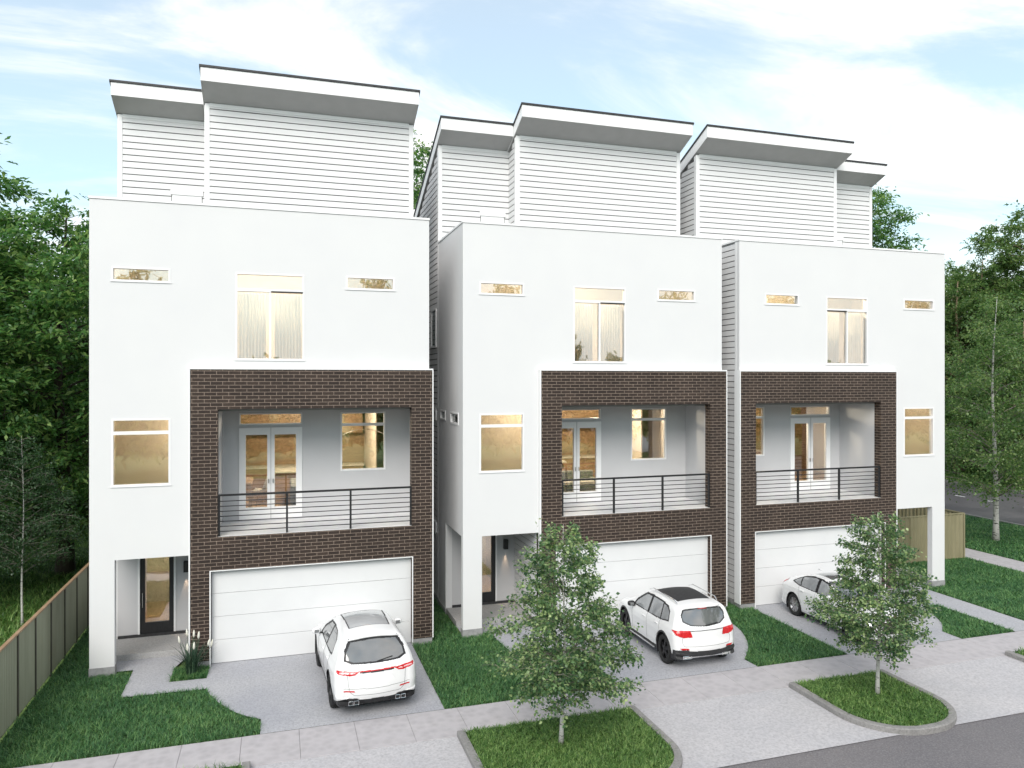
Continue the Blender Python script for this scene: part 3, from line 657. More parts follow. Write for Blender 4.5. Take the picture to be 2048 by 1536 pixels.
    # rooms behind the glass
    def room(name, x0, x1, y0, y1, z0, z1, wallm, backm, floorm, watt, lx, lz, front=None, col=(1.0, 0.83, 0.64)):
        mb = MB(); e = 0.03
        mb.box(x0, x1, y1, y1 + e, z0, z1, 1).box(x0 - e, x0, y0, y1, z0, z1).box(x1, x1 + e, y0, y1, z0, z1)
        mb.box(x0, x1, y0, y1, z1, z1 + e).box(x0, x1, y0, y1, z0 - e, z0, 2)
        o = mb.build(name, [M[wallm], M[backm], M[floorm]], root)
        pd = bpy.data.lights.new('room_light', 'POINT'); pd.energy = watt; pd.color = col; pd.shadow_soft_size = 0.15
        po = bpy.data.objects.new('room_light', pd); sc.collection.objects.link(po); po.parent = o; po.location = (lx, y0 + (y1 - y0) * 0.28, lz)
        return o
    room('top_room', 0.25, 8.1, 0.32, 4.2, 7.62, 11.0, 'beige', 'beige', 'oak', 380, 4.2, 10.5)
    room('stair_room', 0.25, 2.6, 0.22, 1.75, 4.0, 6.5, 'beige', 'beige', 'oak', 105, 2.25, 6.3)
    liv = room('living_room', 0.25, 8.1, 2.0, 6.8, 3.30, 6.42, 'beige', 'wood', 'oak', 480, 5.55, 6.30)
    MB().wall('y', 3.4, 6.75, 3.31, 6.40, 7.3, 7.34).build('partition', M['beige'], liv)
    MB().box(2.9, 7.2, 6.30, 6.78, 5.35, 6.2).box(2.9, 7.2, 6.15, 6.78, 3.31, 4.2).build('cabinet', M['wood'], liv)
    MB().box(2.85, 7.25, 6.1, 6.78, 4.205, 4.26).build('worktop', M['cream'], liv)
    room('hall', 0.25, 2.2, 2.45, 5.5, 0.20, 2.75, 'beige', 'beige', 'oak', 75, 1.9, 2.6)
    return root

h1 = townhouse(); h1.location = (-4.38, 20.2, 0)
h2 = copy_tree(h1); h2.location = (4.92, 20.2, 0)
h3 = mirror_tree(h1); h3.location = (22.24, 20.2, 0); h3['mirror'] = -1
G = 'white townhouses in a row'
tag(h1, 'white three storey townhouse nearest the grey green fence, fully unobstructed garage door', 'house', G)
tag(h2, 'white townhouse in the middle of the row, flank and small side windows visible', 'house', G)
tag(h3, 'white townhouse with its entry post on the right, beside the olive fence', 'house', G)

# ------------------------------------------------------------------ furniture seen through the balcony doors
def place(parent_house, x, y):
    h = parent_house; return (h.location.x + x * h.get('mirror', 1), h.location.y + y)
def dining_table(loc, rz, label):
    r = empty('dining_table', (*loc, 3.30), rz); tag(r, label, 'table')
    MB().box(-0.45, 0.45, -0.7, 0.7, 0.90, 0.95).build('table_top', M['oak'], r, bevel=0.004)
    for sx in (-1, 1):
        for sy in (-1, 1): MB().box(sx*0.38-0.025, sx*0.38+0.025, sy*0.62-0.025, sy*0.62+0.025, 0.0, 0.90).build('leg', M['oak'], r)
    return r
def shell_chair(loc, rz, label):
    r = empty('chair', (*loc, 3.30), rz); tag(r, label, 'chair')
    vs = []; fs = []; prof = [(0.24, 0.64, 0.20), (0.18, 0.62, 0.24), (0.0, 0.61, 0.25), (-0.16, 0.63, 0.25), (-0.22, 0.72, 0.24), (-0.27, 0.88, 0.22), (-0.31, 1.05, 0.17)]
    for y, z, w in prof:
        for k in range(9):
            q = -1 + k / 4; vs.append((q * w, y, z + 0.06 * q * q))
    for i in range(len(prof) - 1):
        for k in range(8): fs.append((i*9+k, i*9+k+1, (i+1)*9+k+1, (i+1)*9+k))
    o = MB().add(vs, fs).build('seat', M['cream'], r, smooth=True); sm = o.modifiers.new('t', 'SOLIDIFY'); sm.thickness = 0.012
    for sx in (-1, 1):
        for sy in (-1, 1): MB().tube([(sx*0.12, sy*0.12, 0.62), (sx*0.24, sy*0.24, 0.0)], 0.012, 6).build('leg', M['oak'], r)
    return r
def sofa(loc, rz, label):
    r = empty('sofa', (*loc, 3.30), rz); tag(r, label, 'sofa')
    MB().box(-0.95, 0.95, -0.42, 0.42, 0.08, 0.40).build('base', M['sofa'], r, bevel=0.03)
    MB().box(-0.95, 0.95, 0.24, 0.44, 0.40, 0.82).build('backrest', M['sofa'], r, bevel=0.05)
    for s in (-1, 1): MB().box(s*0.86-0.09, s*0.86+0.09, -0.42, 0.42, 0.08, 0.60).build('armrest', M['sofa'], r, bevel=0.04)
    for x0 in (-0.76, 0.01): MB().box(x0, x0 + 0.75, -0.40, 0.22, 0.40, 0.54).build('cushion', M['cream'], r, bevel=0.04)
    return r
def island_unit(loc, rz, label):
    r = empty('kitchen_island', (*loc, 3.30), rz); tag(r, label, 'kitchen island')
    MB().box(-0.7, 0.7, -0.35, 0.35, 0.0, 0.98).build('body', M['wood'], r)
    MB().box(-0.78, 0.78, -0.42, 0.42, 0.98, 1.03).box(-0.78, -0.73, -0.42, 0.42, 0.0, 0.98).build('worktop', M['cream'], r)
    return r
def arc_lamp(loc, rz, label):
    r = empty('arc_lamp', (*loc, 3.30), rz); tag(r, label, 'lamp')
    pts = [(-1.2 * math.cos(t), 0, 1.3 + 1.1 * math.sin(t)) for t in [i * math.pi / 24 for i in range(0, 20)]]
    MB().tube([(-1.2, 0, 0.05)] + pts, 0.012, 6).build('arm', M['chrome'], r)
    MB().box(-1.35, -1.05, -0.15, 0.15, 0.0, 0.06).build('base', M['cladding'], r)
    e = Vector(pts[-1])
    MB().lathe([(0.02, e.z + 0.03)] + [(0.16 * math.sin(a), e.z - 0.13 + 0.16 * math.cos(a)) for a in [i * 0.16 for i in range(1, 14)]], c=(e.x, 0, 0), close=True).build('lamp_shade', M['chrome'], r, smooth=True)
    return r
dining_table(place(h1, 3.2, 2.9), 0, 'oak dining table behind the balcony door nearest the grey green fence')
shell_chair(place(h1, 3.85, 2.75), R(65), 'cream shell chair beside the oak dining table')
island_unit(place(h1, 5.0, 4.6), 0, 'wooden kitchen island behind the leftmost balcony')
sofa(place(h1, 5.15, 3.15), R(90), 'grey green sofa end behind the right leaf of the leftmost balcony door')
arc_lamp(place(h1, 6.85, 2.7), R(0), 'chrome arc lamp hanging behind the leftmost balcony window')
sofa(place(h2, 4.4, 2.9), R(0), 'grey green sofa behind the middle balcony door')
island_unit(place(h2, 4.0, 4.6), 0, 'long pale topped kitchen island behind the middle balcony')
dining_table(place(h3, 4.6, 3.4), 0, 'small oak table behind the rightmost balcony door')
# ------------------------------------------------------------------ fences
def ribbed(axis, u0, u1, t, z0, z1, pitch, amp, flip=1):
    vs = []; fs = []; n = int(round((u1 - u0) / pitch * 4)); pat = [0, 0, 1, 1]
    for i in range(n + 1):
        u = u0 + (u1 - u0) * i / n; k = pat[i % 4] * amp * flip
        for tt in (t + k, t + k - 0.004 * flip):
            for z in (z0, z1): vs.append((u, tt, z) if axis == 'x' else (tt, u, z))
    for i in range(n):
        a = 4 * i; fs += [(a, a+4, a+5, a+1), (a+2, a+3, a+7, a+6), (a+1, a+5, a+7, a+3), (a, a+2, a+6, a+4)]
    return vs, fs
fence = empty('fence', (0, 0, 0)); tag(fence, 'long grey green ribbed metal fence with tan capping beside the left townhouse', 'fence')
ys = [14.6 + 1.215 * i for i in range(20)]
for a, b in zip(ys[:-1], ys[1:]):
    MB().add(*ribbed('y', a + 0.03, b - 0.03, -5.335, 0.0, 1.77, 0.10, 0.018)).build('panel', M['fence_green'], fence)
for y in ys: MB().box(-5.345, -5.295, y - 0.028, y + 0.028, -0.05, 1.775).build('post', M['fence_post'], fence)
MB().box(-5.36, -5.285, ys[0] - 0.05, ys[-1] + 0.05, 1.776, 1.815).build('capping', M['tan'], fence)
f3 = empty('fence', (0, 0, 0)); tag(f3, 'olive ribbed metal fence turning the corner behind the right townhouse post', 'fence')
MB().add(*ribbed('x', 23.75, 26.42, 23.12, 0.0, 1.78, 0.20, 0.03)).build('panel', M['fence_olive'], f3)
MB().add(*ribbed('x', 22.3, 23.70, 23.12, 0.0, 1.78, 0.20, 0.03)).build('panel', M['fence_olive'], f3)
for i in range(6):
    MB().add(*ribbed('y', 23.15 + i*2.4, 23.15 + i*2.4 + 2.36, 26.45, 0.0, 1.78, 0.20, 0.03)).build('panel', M['fence_olive'], f3)
for x, y in [(26.46, 23.12), (23.725, 23.12)] + [(26.46, 25.53 + i*2.4) for i in range(5)]:
    MB().box(x - 0.03, x + 0.03, y - 0.03, y + 0.03, -0.05, 1.80).build('post', M['fence_olive'], f3)
MB().box(22.3, 26.49, 23.10, 23.16, 1.785, 1.825).box(26.43, 26.49, 23.161, 37.6, 1.785, 1.825).build('capping', M['fence_olive'], f3)

# ------------------------------------------------------------------ ornamental grass in the small bed
og = empty('ornamental_grass', (-2.02, 19.62, -0.02)); tag(og, 'ornamental grass clump with cream plumes in the bed by the brick pier', 'plant')
rg = random.Random(5); mb = MB()
for i in range(150):
    a = rg.uniform(0, 2*math.pi); lean = rg.uniform(0.05, 1.0); L0 = rg.uniform(0.55, 1.05); w = rg.uniform(0.008, 0.015)
    bx, by = rg.uniform(-0.1, 0.1), rg.uniform(-0.1, 0.1); vs = []; px, py = -math.sin(a), math.cos(a)
    for k in range(7):
        t = k / 6; r = lean * L0 * t ** 1.6 * 0.75; z = L0 * (t - 0.35 * lean * t * t); ww = w * (1 - t ** 2) + 0.001
        for s in (-1, 1): vs.append((bx + math.cos(a) * r + px * ww * s, by + math.sin(a) * r + py * ww * s, z))
    mb.add(vs, [(2*k, 2*k+1, 2*k+3, 2*k+2) for k in range(6)])
mb.build('leaves', M['strap'], og, recalc=False)
for (dx, dy, h) in [(-0.28, 0.05, 0.98), (-0.12, 0.1, 1.12), (0.03, 0.1, 1.08), (0.14, 0.02, 1.06), (0.36, 0.0, 0.86), (0.42, 0.05, 0.82), (-0.08, -0.2, 0.86), (0.06, -0.2, 0.88)]:
    sx = dx * 0.35
    MB().tube([(sx, dy*0.4, 0), (dx*0.7, dy*0.8, h*0.55), (dx, dy, h - 0.17)], 0.005, 5).build('stalk', M['strap'], og)
    MB().tube([(dx, dy, h-0.19), (dx*1.03, dy, h-0.14), (dx*1.07, dy, h-0.06), (dx*1.12, dy, h)], [0.008, 0.028, 0.024, 0.006], 8).build('plume', M['plume'], og, smooth=True)
# ------------------------------------------------------------------ trees
def tree_data(seed, H, base, env, trunk_r, n_limb, n_leaf, leaf, aspect=0.6, rise=0.5, droop=0.25, spread=0.22, twigs=7, wob=0.04, lean=(0, 0), spray=0.0, vis_r=0.006):
    """env(h) = crown radius at height fraction h (0 at crown base, 1 at top). Returns (trunk MB, leaf verts, leaf faces)."""
    rg = np.random.default_rng(seed); mb = MB(); br = MB()
    n = 14; tp = []
    for i in range(n + 1):
        t = i / n; tp.append(Vector((lean[0]*t + wob*H*0.1*math.sin(t*7+seed), lean[1]*t + wob*H*0.1*math.sin(t*5+seed*2), H*0.97*t)))
    mb.tube(tp, [trunk_r * (1.25 if i == 0 else 1) * (1 - 0.93*(i/n)**0.9) for i in range(n + 1)], 9)
    def trunk_at(z):
        t = min(max(z / (H*0.97), 0), 1) * n; i = min(int(t), n-1); return tp[i].lerp(tp[i+1], t - i)
    P = []; D = []; rmax = max(env(q / 10) for q in range(11))
    for k in range(n_limb):
        f = ((k + 0.5) / n_limb) ** 0.92; z0 = base + (H - base) * f * 0.96
        a = k * 2.39996 + rg.uniform(-0.4, 0.4); Rr = env(f) * rg.uniform(0.72, 1.12)
        if Rr < 0.05: continue
        st = trunk_at(max(z0 - Rr * rise * 0.6, base*0.75)); pts = []
        for j in range(7):
            t = j / 6; r = Rr * t; z = Rr * (rise * t * 1.15 - droop * t * t * 1.5)
            aa = a + 0.25 * math.sin(t * 3 + k)
            pts.append(st + Vector((math.cos(aa) * r, math.sin(aa) * r, z)))
        r0 = max(trunk_r * 0.30 * (1 - f * 0.8) * min(1, Rr / (env(0.3) + 0.01) + 0.2), vis_r)
        br.tube(pts, [r0 * (1 - 0.85 * j / 6) for j in range(7)], 5)
        for q in range(max(2, int(round(twigs * 1.7 * (Rr / rmax) ** 1.3)))):
            t = rg.uniform(0.22, 1.0); i = min(int(t * 6), 5); p0 = pts[i].lerp(pts[i+1], t*6 - i)
            a2 = a + rg.uniform(-1.5, 1.5); l2 = Rr * rg.uniform(0.18, 0.42) * (1.15 - 0.5 * t) + 0.05
            dz = rg.uniform(-0.25, 0.75) - droop * 0.8
            e = p0 + Vector((math.cos(a2) * l2, math.sin(a2) * l2, dz * l2)); mid = p0.lerp(e, 0.5) + Vector((0, 0, l2 * 0.1))
            br.tube([p0, mid, e], [r0 * 0.3 + vis_r*0.35, r0 * 0.18 + vis_r*0.3, vis_r * 0.3], 4, cap=False)
            m = 16
            tt = rg.uniform(0.15, 1.05, m); s = spread * (0.3 + 0.7 * rg.random(m))[:, None]
            c = np.array(p0)[None] * (1 - tt[:, None]) + np.array(e)[None] * tt[:, None] + rg.normal(0, 1, (m, 3)) * s * np.array([1, 1, 0.6])
            P.append(c); D.append(np.tile([math.cos(a2), math.sin(a2), -droop], (m, 1)))
    P = np.concatenate(P); D = np.concatenate(D); N0 = len(P)
    idx = rg.integers(0, N0, n_leaf); C = P[idx] + rg.normal(0, 1, (n_leaf, 3)) * spread * 0.45; d = D[idx] + rg.normal(0, 0.75, (n_leaf, 3))
    if spray:      # long compound sprays: leaflets lined up along a drooping axis
        ax = D[idx] + rg.normal(0, 0.35, (N0, 3))[idx]; ax /= np.linalg.norm(ax, axis=1)[:, None]
        C = P[idx] + ax * rg.uniform(-1, 1, (n_leaf, 1)) * spray + rg.normal(0, 1, (n_leaf, 3)) * spray * 0.08
        C[:, 2] -= 0.12 * spray * np.abs(rg.normal(0, 1, n_leaf)); d = ax + rg.normal(0, 0.5, (n_leaf, 3))
    d /= np.linalg.norm(d, axis=1)[:, None]
    up = np.array([0, 0, 1.0]) + rg.normal(0, 0.55, (n_leaf, 3)); s = np.cross(d, up); s /= np.linalg.norm(s, axis=1)[:, None] + 1e-9
    nn = np.cross(s, d)
    L0 = (leaf * rg.uniform(0.65, 1.25, n_leaf))[:, None]; W = L0 * aspect * 0.5
    v = np.stack([C, C + d*L0*0.45 + s*W + nn*L0*0.08, C + d*L0, C + d*L0*0.45 - s*W + nn*L0*0.08], 1).reshape(-1, 3)
    i = 4 * np.arange(n_leaf); f = np.stack([i, i+1, i+2, i+3], 1)
    return mb, br, v, f
def plant_tree(name, loc, data, bark, leafm, label, cat='tree', group=None, rz=0.0, scl=1.0):
    mb, br, v, f = data
    r = empty(name, loc, rz, (scl, scl, scl)); tag(r, label, cat, group)
    mb.build('trunk', M[bark], r, smooth=True)
    br.build('branches', M['twig' if bark == 'birch' else bark], r, smooth=True, recalc=False)
    np_mesh('crown', v, f, M[leafm], r)
    return r
def env_pts(pts):
    xs, ys = zip(*pts); return lambda h: float(np.interp(h, xs, ys))
# young street birches
e1 = env_pts([(0, 0.85), (0.10, 1.30), (0.25, 1.52), (0.42, 1.22), (0.6, 0.95), (0.75, 0.78), (0.9, 0.58), (1, 0.28)])
plant_tree('birch_tree', (5.32, 13.61, 0.04), tree_data(11, 4.45, 1.15, e1, 0.046, 70, 18500, 0.072, 0.75, 0.62, 0.34, 0.085, 9, 0.05, (0.05, 0.0)), 'birch', 'leaf_birch',
           'young birch with pyramid crown on the kerbed grass in front of the middle house', group='young street birches')
e2 = env_pts([(0, 0.7), (0.12, 1.1), (0.25, 1.32), (0.42, 1.15), (0.6, 0.88), (0.75, 0.72), (0.9, 0.52), (1, 0.25)])
plant_tree('birch_tree', (13.0, 13.55, 0.04), tree_data(23, 4.25, 1.15, e2, 0.048, 66, 17000, 0.070, 0.75, 0.62, 0.33, 0.085, 9, 0.05, (0.0, 0.0)), 'birch', 'leaf_birch',
           'young birch on the rounded kerb island in front of the white saloon car', group='young street birches')
# birch on the verge by the side street
e3 = env_pts([(0, 3.2), (0.15, 4.0), (0.4, 3.8), (0.7, 2.4), (0.9, 1.2), (1, 0.3)])
plant_tree('birch_tree', (30.75, 25.28, -0.03), tree_data(31, 11.3, 2.6, e3, 0.13, 54, 36000, 0.115, 0.7, 0.75, 0.48, 0.30, 9, 0.08), 'birch', 'leaf_wood',
           'tall white barked birch on the grass verge beside the side street', group=None)
# sapling behind the left fence
e4 = env_pts([(0, 1.0), (0.2, 1.6), (0.5, 1.4), (0.8, 0.8), (1, 0.3)])
plant_tree('birch_tree', (-7.18, 25.09, -0.06), tree_data(41, 5.8, 1.9, e4, 0.036, 56, 15000, 0.065, 0.7, 0.6, 0.28, 0.16, 8, 0.05), 'birch', 'leaf_dim',
           'thin white stemmed sapling just behind the grey green fence')
# large trees
def big(seed, H, base, Rm, leaf=0.25, nl=52000, bark='bark', lm='leaf_forest', droop=0.22, spray=0.42, limbs=64, tr=0.30):
    e = env_pts([(0, Rm*0.65), (0.15, Rm*0.95), (0.45, Rm), (0.7, Rm*0.82), (0.88, Rm*0.62), (1, Rm*0.34)])
    return tree_data(seed, H, base, e, tr, limbs, nl, leaf, 0.42, 0.55, droop, 0.42, 9, 0.1, (0, 0), spray, 0.015)
bigs = {}
def big_tree(key, maker, loc, label, rz=0.0, scl=1.0, group=None, bark='bark', leafm='leaf_forest'):
    if key not in bigs: bigs[key] = plant_tree('broadleaf_tree', loc, maker(), bark, leafm, label, 'tree', group, rz, scl); return bigs[key]
    c = copy_tree(bigs[key]); c.location = loc; c.rotation_euler = (0, 0, rz); c.scale = (scl, scl, scl)
    c['label'] = label
    if group: c['group'] = group
    return c
gl = 'dark trees beyond the left fence'
A = lambda: big(51, 14.6, 1.6, 4.0); B = lambda: big(57, 16.5, 1.2, 4.6, nl=60000, limbs=70)
big_tree('A', A, (-7.7, 31.4, -0.06), 'dark green tree whose trunk meets the left fence at the house wall', 0.3, 0.98, gl)
big_tree('B', B, (-12.6, 31.5, -0.06), 'tallest dark tree cut by the left edge, its branch tips against the sky', 1.0, 1.05, gl)
big_tree('A', A, (-11.0, 26.5, -0.06), 'low hanging dark tree nearest the camera at the left edge', 2.2, 0.80, gl)
big_tree('B', B, (-11.5, 39.5, -0.06), 'dark tree second row behind the leftmost house wall', 3.6, 0.83, gl)
big_tree('A', A, (-15.5, 44.0, -0.06), 'dark tree far behind the left fence, hidden to its crown', 4.0, 1.0, gl)
big_tree('B', B, (-10.8, 50.0, -0.06), 'dark tree farthest back on the left, closing the gap to the house', 5.1, 0.85, gl)
gb = 'trees behind the townhouses'
C_ = lambda: big(63, 20.0, 5.0, 4.6, nl=40000)
big_tree('C', C_, (7.4, 45.5, -0.06), 'treetop showing between the left and middle townhouse roofs', 0, 1.13, gb)
big_tree('C', C_, (41.3, 45.0, -0.06), 'treetop rising behind the roof edge of the right townhouse', 2.0, 1.12, gb, leafm='leaf_wood')
gr_ = 'dense trees across the side street'
D_ = lambda: big(71, 17.5, 1.4, 5.4, leaf=0.25, nl=72000, lm='leaf_wood', spray=0.30, tr=0.42, limbs=74)
spots = [(57.6, 44.0, 1.24, 0.2, 'tallest rounded tree at the right edge across the side street'),
         (54.2, 45.5, 1.0, 2.2, 'middle rounded tree across the side street, between the lower and the tallest one'),
         (50.5, 44.5, 0.88, 1.7, 'broad low tree next to the right townhouse wall, across the street'),
         (47.8, 37.2, 0.66, 2.9, 'lower tree right behind the far kerb, above the road dashes'),
         (52.5, 38.5, 0.74, 4.3, 'tree with pale trunk at the far kerb, right of the birch'),
         (57.0, 51.0, 1.0, 5.0, 'tree in the second row at the right edge'),
         (50.0, 52.0, 0.82, 0.9, 'tree in the second row nearest the right townhouse'),
         (57.5, 41.5, 0.9, 3.3, 'tree mostly outside the right edge of the view')]
for x, y, s, rz, lb in spots: big_tree('D', D_, (x, y, -0.06), lb, rz, s, gr_, bark='bark_pale', leafm='leaf_wood')

# the wood on the other side of the street, behind the viewpoint: it shows as reflections in the window glass
mb, br, v, f = tree_data(91, 11.0, 1.0, env_pts([(0, 3.2), (0.3, 4.2), (0.7, 3.4), (1, 1.0)]), 0.25, 46, 9000, 0.5, 0.6, 0.5, 0.2, 0.6, 7, 0.1, (0, 0), 0.4, 0.02)
VV = []; FF = []
for k, (x, sc_, wd) in enumerate([(-26, 1.3, 1.2), (-18, 1.1, 0.9), (-10.5, 1.5, 0.75), (-1, 0.85, 0.8), (8.0, 1.5, 0.62), (13.5, 1.0, 0.8), (19.5, 1.5, 0.75), (26, 1.15, 0.6), (31, 0.9, 0.8),
                             (38, 1.5, 0.8), (49, 1.5, 0.85), (57, 0.85, 0.9), (67, 1.55, 1.0)]):
    a = k * 1.3; c, s_ = math.cos(a) * wd, math.sin(a) * wd
    w = np.stack([v[:, 0]*c - v[:, 1]*s_ + x, v[:, 0]*s_ + v[:, 1]*c - 24 - 2*(k % 2), v[:, 2]*sc_], 1); FF.append(f + len(v)*k); VV.append(w)
tag(np_mesh('woodland', np.concatenate(VV), np.concatenate(FF), M['leaf_wood']), 'line of leafy trees across the front street, mirrored in the windows', 'trees', None, 'stuff')
# ------------------------------------------------------------------ cars (local: x towards the nose, rear bumper at x=0, y across, z up; real metres, the root scales)
def smooth_loop(pts, step=0.011, rounds=2):
    P = [np.array(p, float) for p in pts]
    for _ in range(rounds):
        Q = []
        for i in range(len(P)):
            a, b = P[i], P[(i+1) % len(P)]; Q += [a*0.75 + b*0.25, a*0.25 + b*0.75]
        P = Q
    P = np.array(P + [P[0]]); s = np.concatenate([[0], np.cumsum(np.linalg.norm(np.diff(P, axis=0), axis=1))])
    n = int(s[-1] / step); t = np.linspace(0, s[-1], n, endpoint=False)
    return np.stack([np.interp(t, s, P[:, 0]), np.interp(t, s, P[:, 1])], 1)
def polyin(x, y, poly): return in_poly(x, y, [tuple(p) for p in poly])
class Car:
    def __init__(s, spec):
        s.sp = spec; C = smooth_loop(spec['profile']); s.L = spec['L']; n = len(C)
        W0 = spec['W'] / 2; r = spec.get('r', 0.11)
        zt = np.array(spec['ztab'])
        ends = spec['ends']
        def W(x, z):
            w = np.interp(z, zt[:, 0], zt[:, 1]) * W0
            q = np.clip(1 - x / ends[0], 0, 1); p = np.clip((x - (s.L - ends[1])) / ends[1], 0, 1)
            w = w * (1 - ends[2] * q ** 2.2 - ends[3] * p ** 2.2)
            for ax in spec['axles']:
                w = w + 0.022 * np.exp(-((x - ax) / 0.42) ** 2) * np.exp(-((z - 0.55) / 0.25) ** 2)
            return w
        s.W = W
        S = np.stack([np.clip(C[:, 0], 0.75, s.L - 0.85), np.full(n, 0.62)], 1)
        Dv = S - C; Dl = np.linalg.norm(Dv, axis=1); Dn = Dv / Dl[:, None]
        # rounding radius: bigger at the roof rails, small along sills
        rr = np.interp(C[:, 1], [0.2, 0.5, 1.0, 1.3, 1.6], [0.06, r, r * 1.1, r * 1.2, r * 1.15])
        endf = np.clip(1 - np.minimum(C[:, 0], s.L - C[:, 0]) / 0.5, 0, 1); rr = rr * (1 + 0.9 * endf * (C[:, 1] > 0.4))
        crown = spec['crown']; cr = np.where(C[:, 1] > 1.0, crown[0], crown[1]) ; cr = cr * (C[:, 1] > 0.3) + 0.10 * endf * (C[:, 1] > 0.3)
        Bp = C + Dn * cr[:, None]
        Wb = W(Bp[:, 0], Bp[:, 1])
        nb, nr_, ns = 86, 12, 60
        X = []; Y = []; Z = []; region = []
        for q in np.linspace(0, 1, nb):
            p = C + Dn * (cr * q ** 2.2)[:, None]; X.append(p[:, 0]); Z.append(p[:, 1]); Y.append((Wb - rr) * q); region.append(0)
        for k in range(1, nr_ + 1):
            a = k / nr_ * math.pi / 2; d = rr * (1 - math.cos(a)); p = Bp + Dn * d[:, None]
            X.append(p[:, 0]); Z.append(p[:, 1]); Y.append(W(p[:, 0], p[:, 1]) - rr * (1 - math.sin(a))); region.append(1)
        for k in range(1, ns + 1):
            t = k / ns; d = rr + (Dl - cr - rr) * t; p = Bp + Dn * d[:, None]
            X.append(p[:, 0]); Z.append(p[:, 1]); Y.append(W(p[:, 0], p[:, 1])); region.append(2)
        G = np.stack([np.array(X).T, np.array(Y).T, np.array(Z).T], 2)   # n x m x 3
        s.G = G; m = G.shape[1]; s.reg = np.array(region); s.C = C
        i = np.arange(n)[:, None]; j = np.arange(m - 1)[None]
        a = i*m + j; b = ((i+1) % n)*m + j
        F = np.stack([a, a+1, b+1, b], 2).reshape(-1, 4)
        V = G.reshape(-1, 3); s.V = V; s.F = F
        s.cen = V[F].mean(1); s.freg = np.tile(s.reg[1:], (n, 1)).reshape(-1)
        e1 = V[F[:, 2]] - V[F[:, 0]]; e2 = V[F[:, 3]] - V[F[:, 1]]; nn = np.cross(e1, e2); nn /= np.linalg.norm(nn, axis=1)[:, None] + 1e-12
        # outward orientation
        out = s.cen - np.array([s.L/2, 0, 0.6]); sg = np.sign((nn * out).sum(1)); sg[sg == 0] = 1
        s.fn = nn * sg[:, None]
        vn = np.zeros_like(V)
        for k in range(4): np.add.at(vn, F[:, k], s.fn)
        s.vn = vn / (np.linalg.norm(vn, axis=1)[:, None] + 1e-12)
        s.used = np.zeros(len(F), bool)
    def piece(s, mask, name, mat, parent, off=0.0, mirror=True, keep=False, side=None):
        if not keep: mask = mask & ~s.used; s.used |= mask
        F = s.F[mask]
        if len(F) == 0: return None
        ids, inv = np.unique(F, return_inverse=True); V = s.V[ids] + s.vn[ids] * off; F = inv.reshape(-1, 4)
        # consistent winding outward
        c = V[F]; nn = np.cross(c[:, 2] - c[:, 0], c[:, 3] - c[:, 1]); flip = (nn * s.fn[mask]).sum(1) < 0; F = np.where(flip[:, None], F[:, ::-1], F)
        if mirror or side == -1:
            V2 = V * np.array([1, -1, 1]); F2 = F[:, ::-1]
            if side == -1: V, F = V2, F2
            else: F = np.concatenate([F, F2 + len(V)]); V = np.concatenate([V, V2])
        return np_mesh(name, V, F, mat, parent, smooth=True)
    def at_side(s, x, z): return float(s.W(np.array(x), np.array(z)))
    def near(s, mask_v, a, b, ia, ib):
        V = s.V[mask_v]; k = np.argmin((V[:, ia] - a) ** 2 + (V[:, ib] - b) ** 2); return V[k]
    def rear_pt(s, y, z, front=False):
        m = (s.V[:, 0] > s.L/2) if front else (s.V[:, 0] < s.L * 0.42)
        return s.near(m, abs(y), z, 1, 2) * np.array([1, -1 if y < 0 else 1, 1])
    def seam(s, mb, pts, kind, sg, r=0.004, out=0.001):
        P = [np.array(p, float) for p in pts]; Q = []
        for a, b in zip(P[:-1], P[1:]):
            k = max(int(np.linalg.norm(b - a) / 0.05), 1)
            for i in range(k): Q.append(a + (b - a) * i / k)
        Q.append(P[-1])
        L = []
        if kind == 'rear' and len(pts) == 2 and pts[0][0] == 0.0: Q = [np.array([-q[0], q[1]]) for q in Q[::-1]] + Q[1:]
        for q in Q:
            if kind == 'side': L.append((q[0], sg * (s.at_side(q[0], q[1]) + out), q[1]))
            else: p = s.rear_pt(q[0] * sg, q[1]); L.append((p[0] - out, p[1], p[2]))
        mb.tube(L, r, 5)
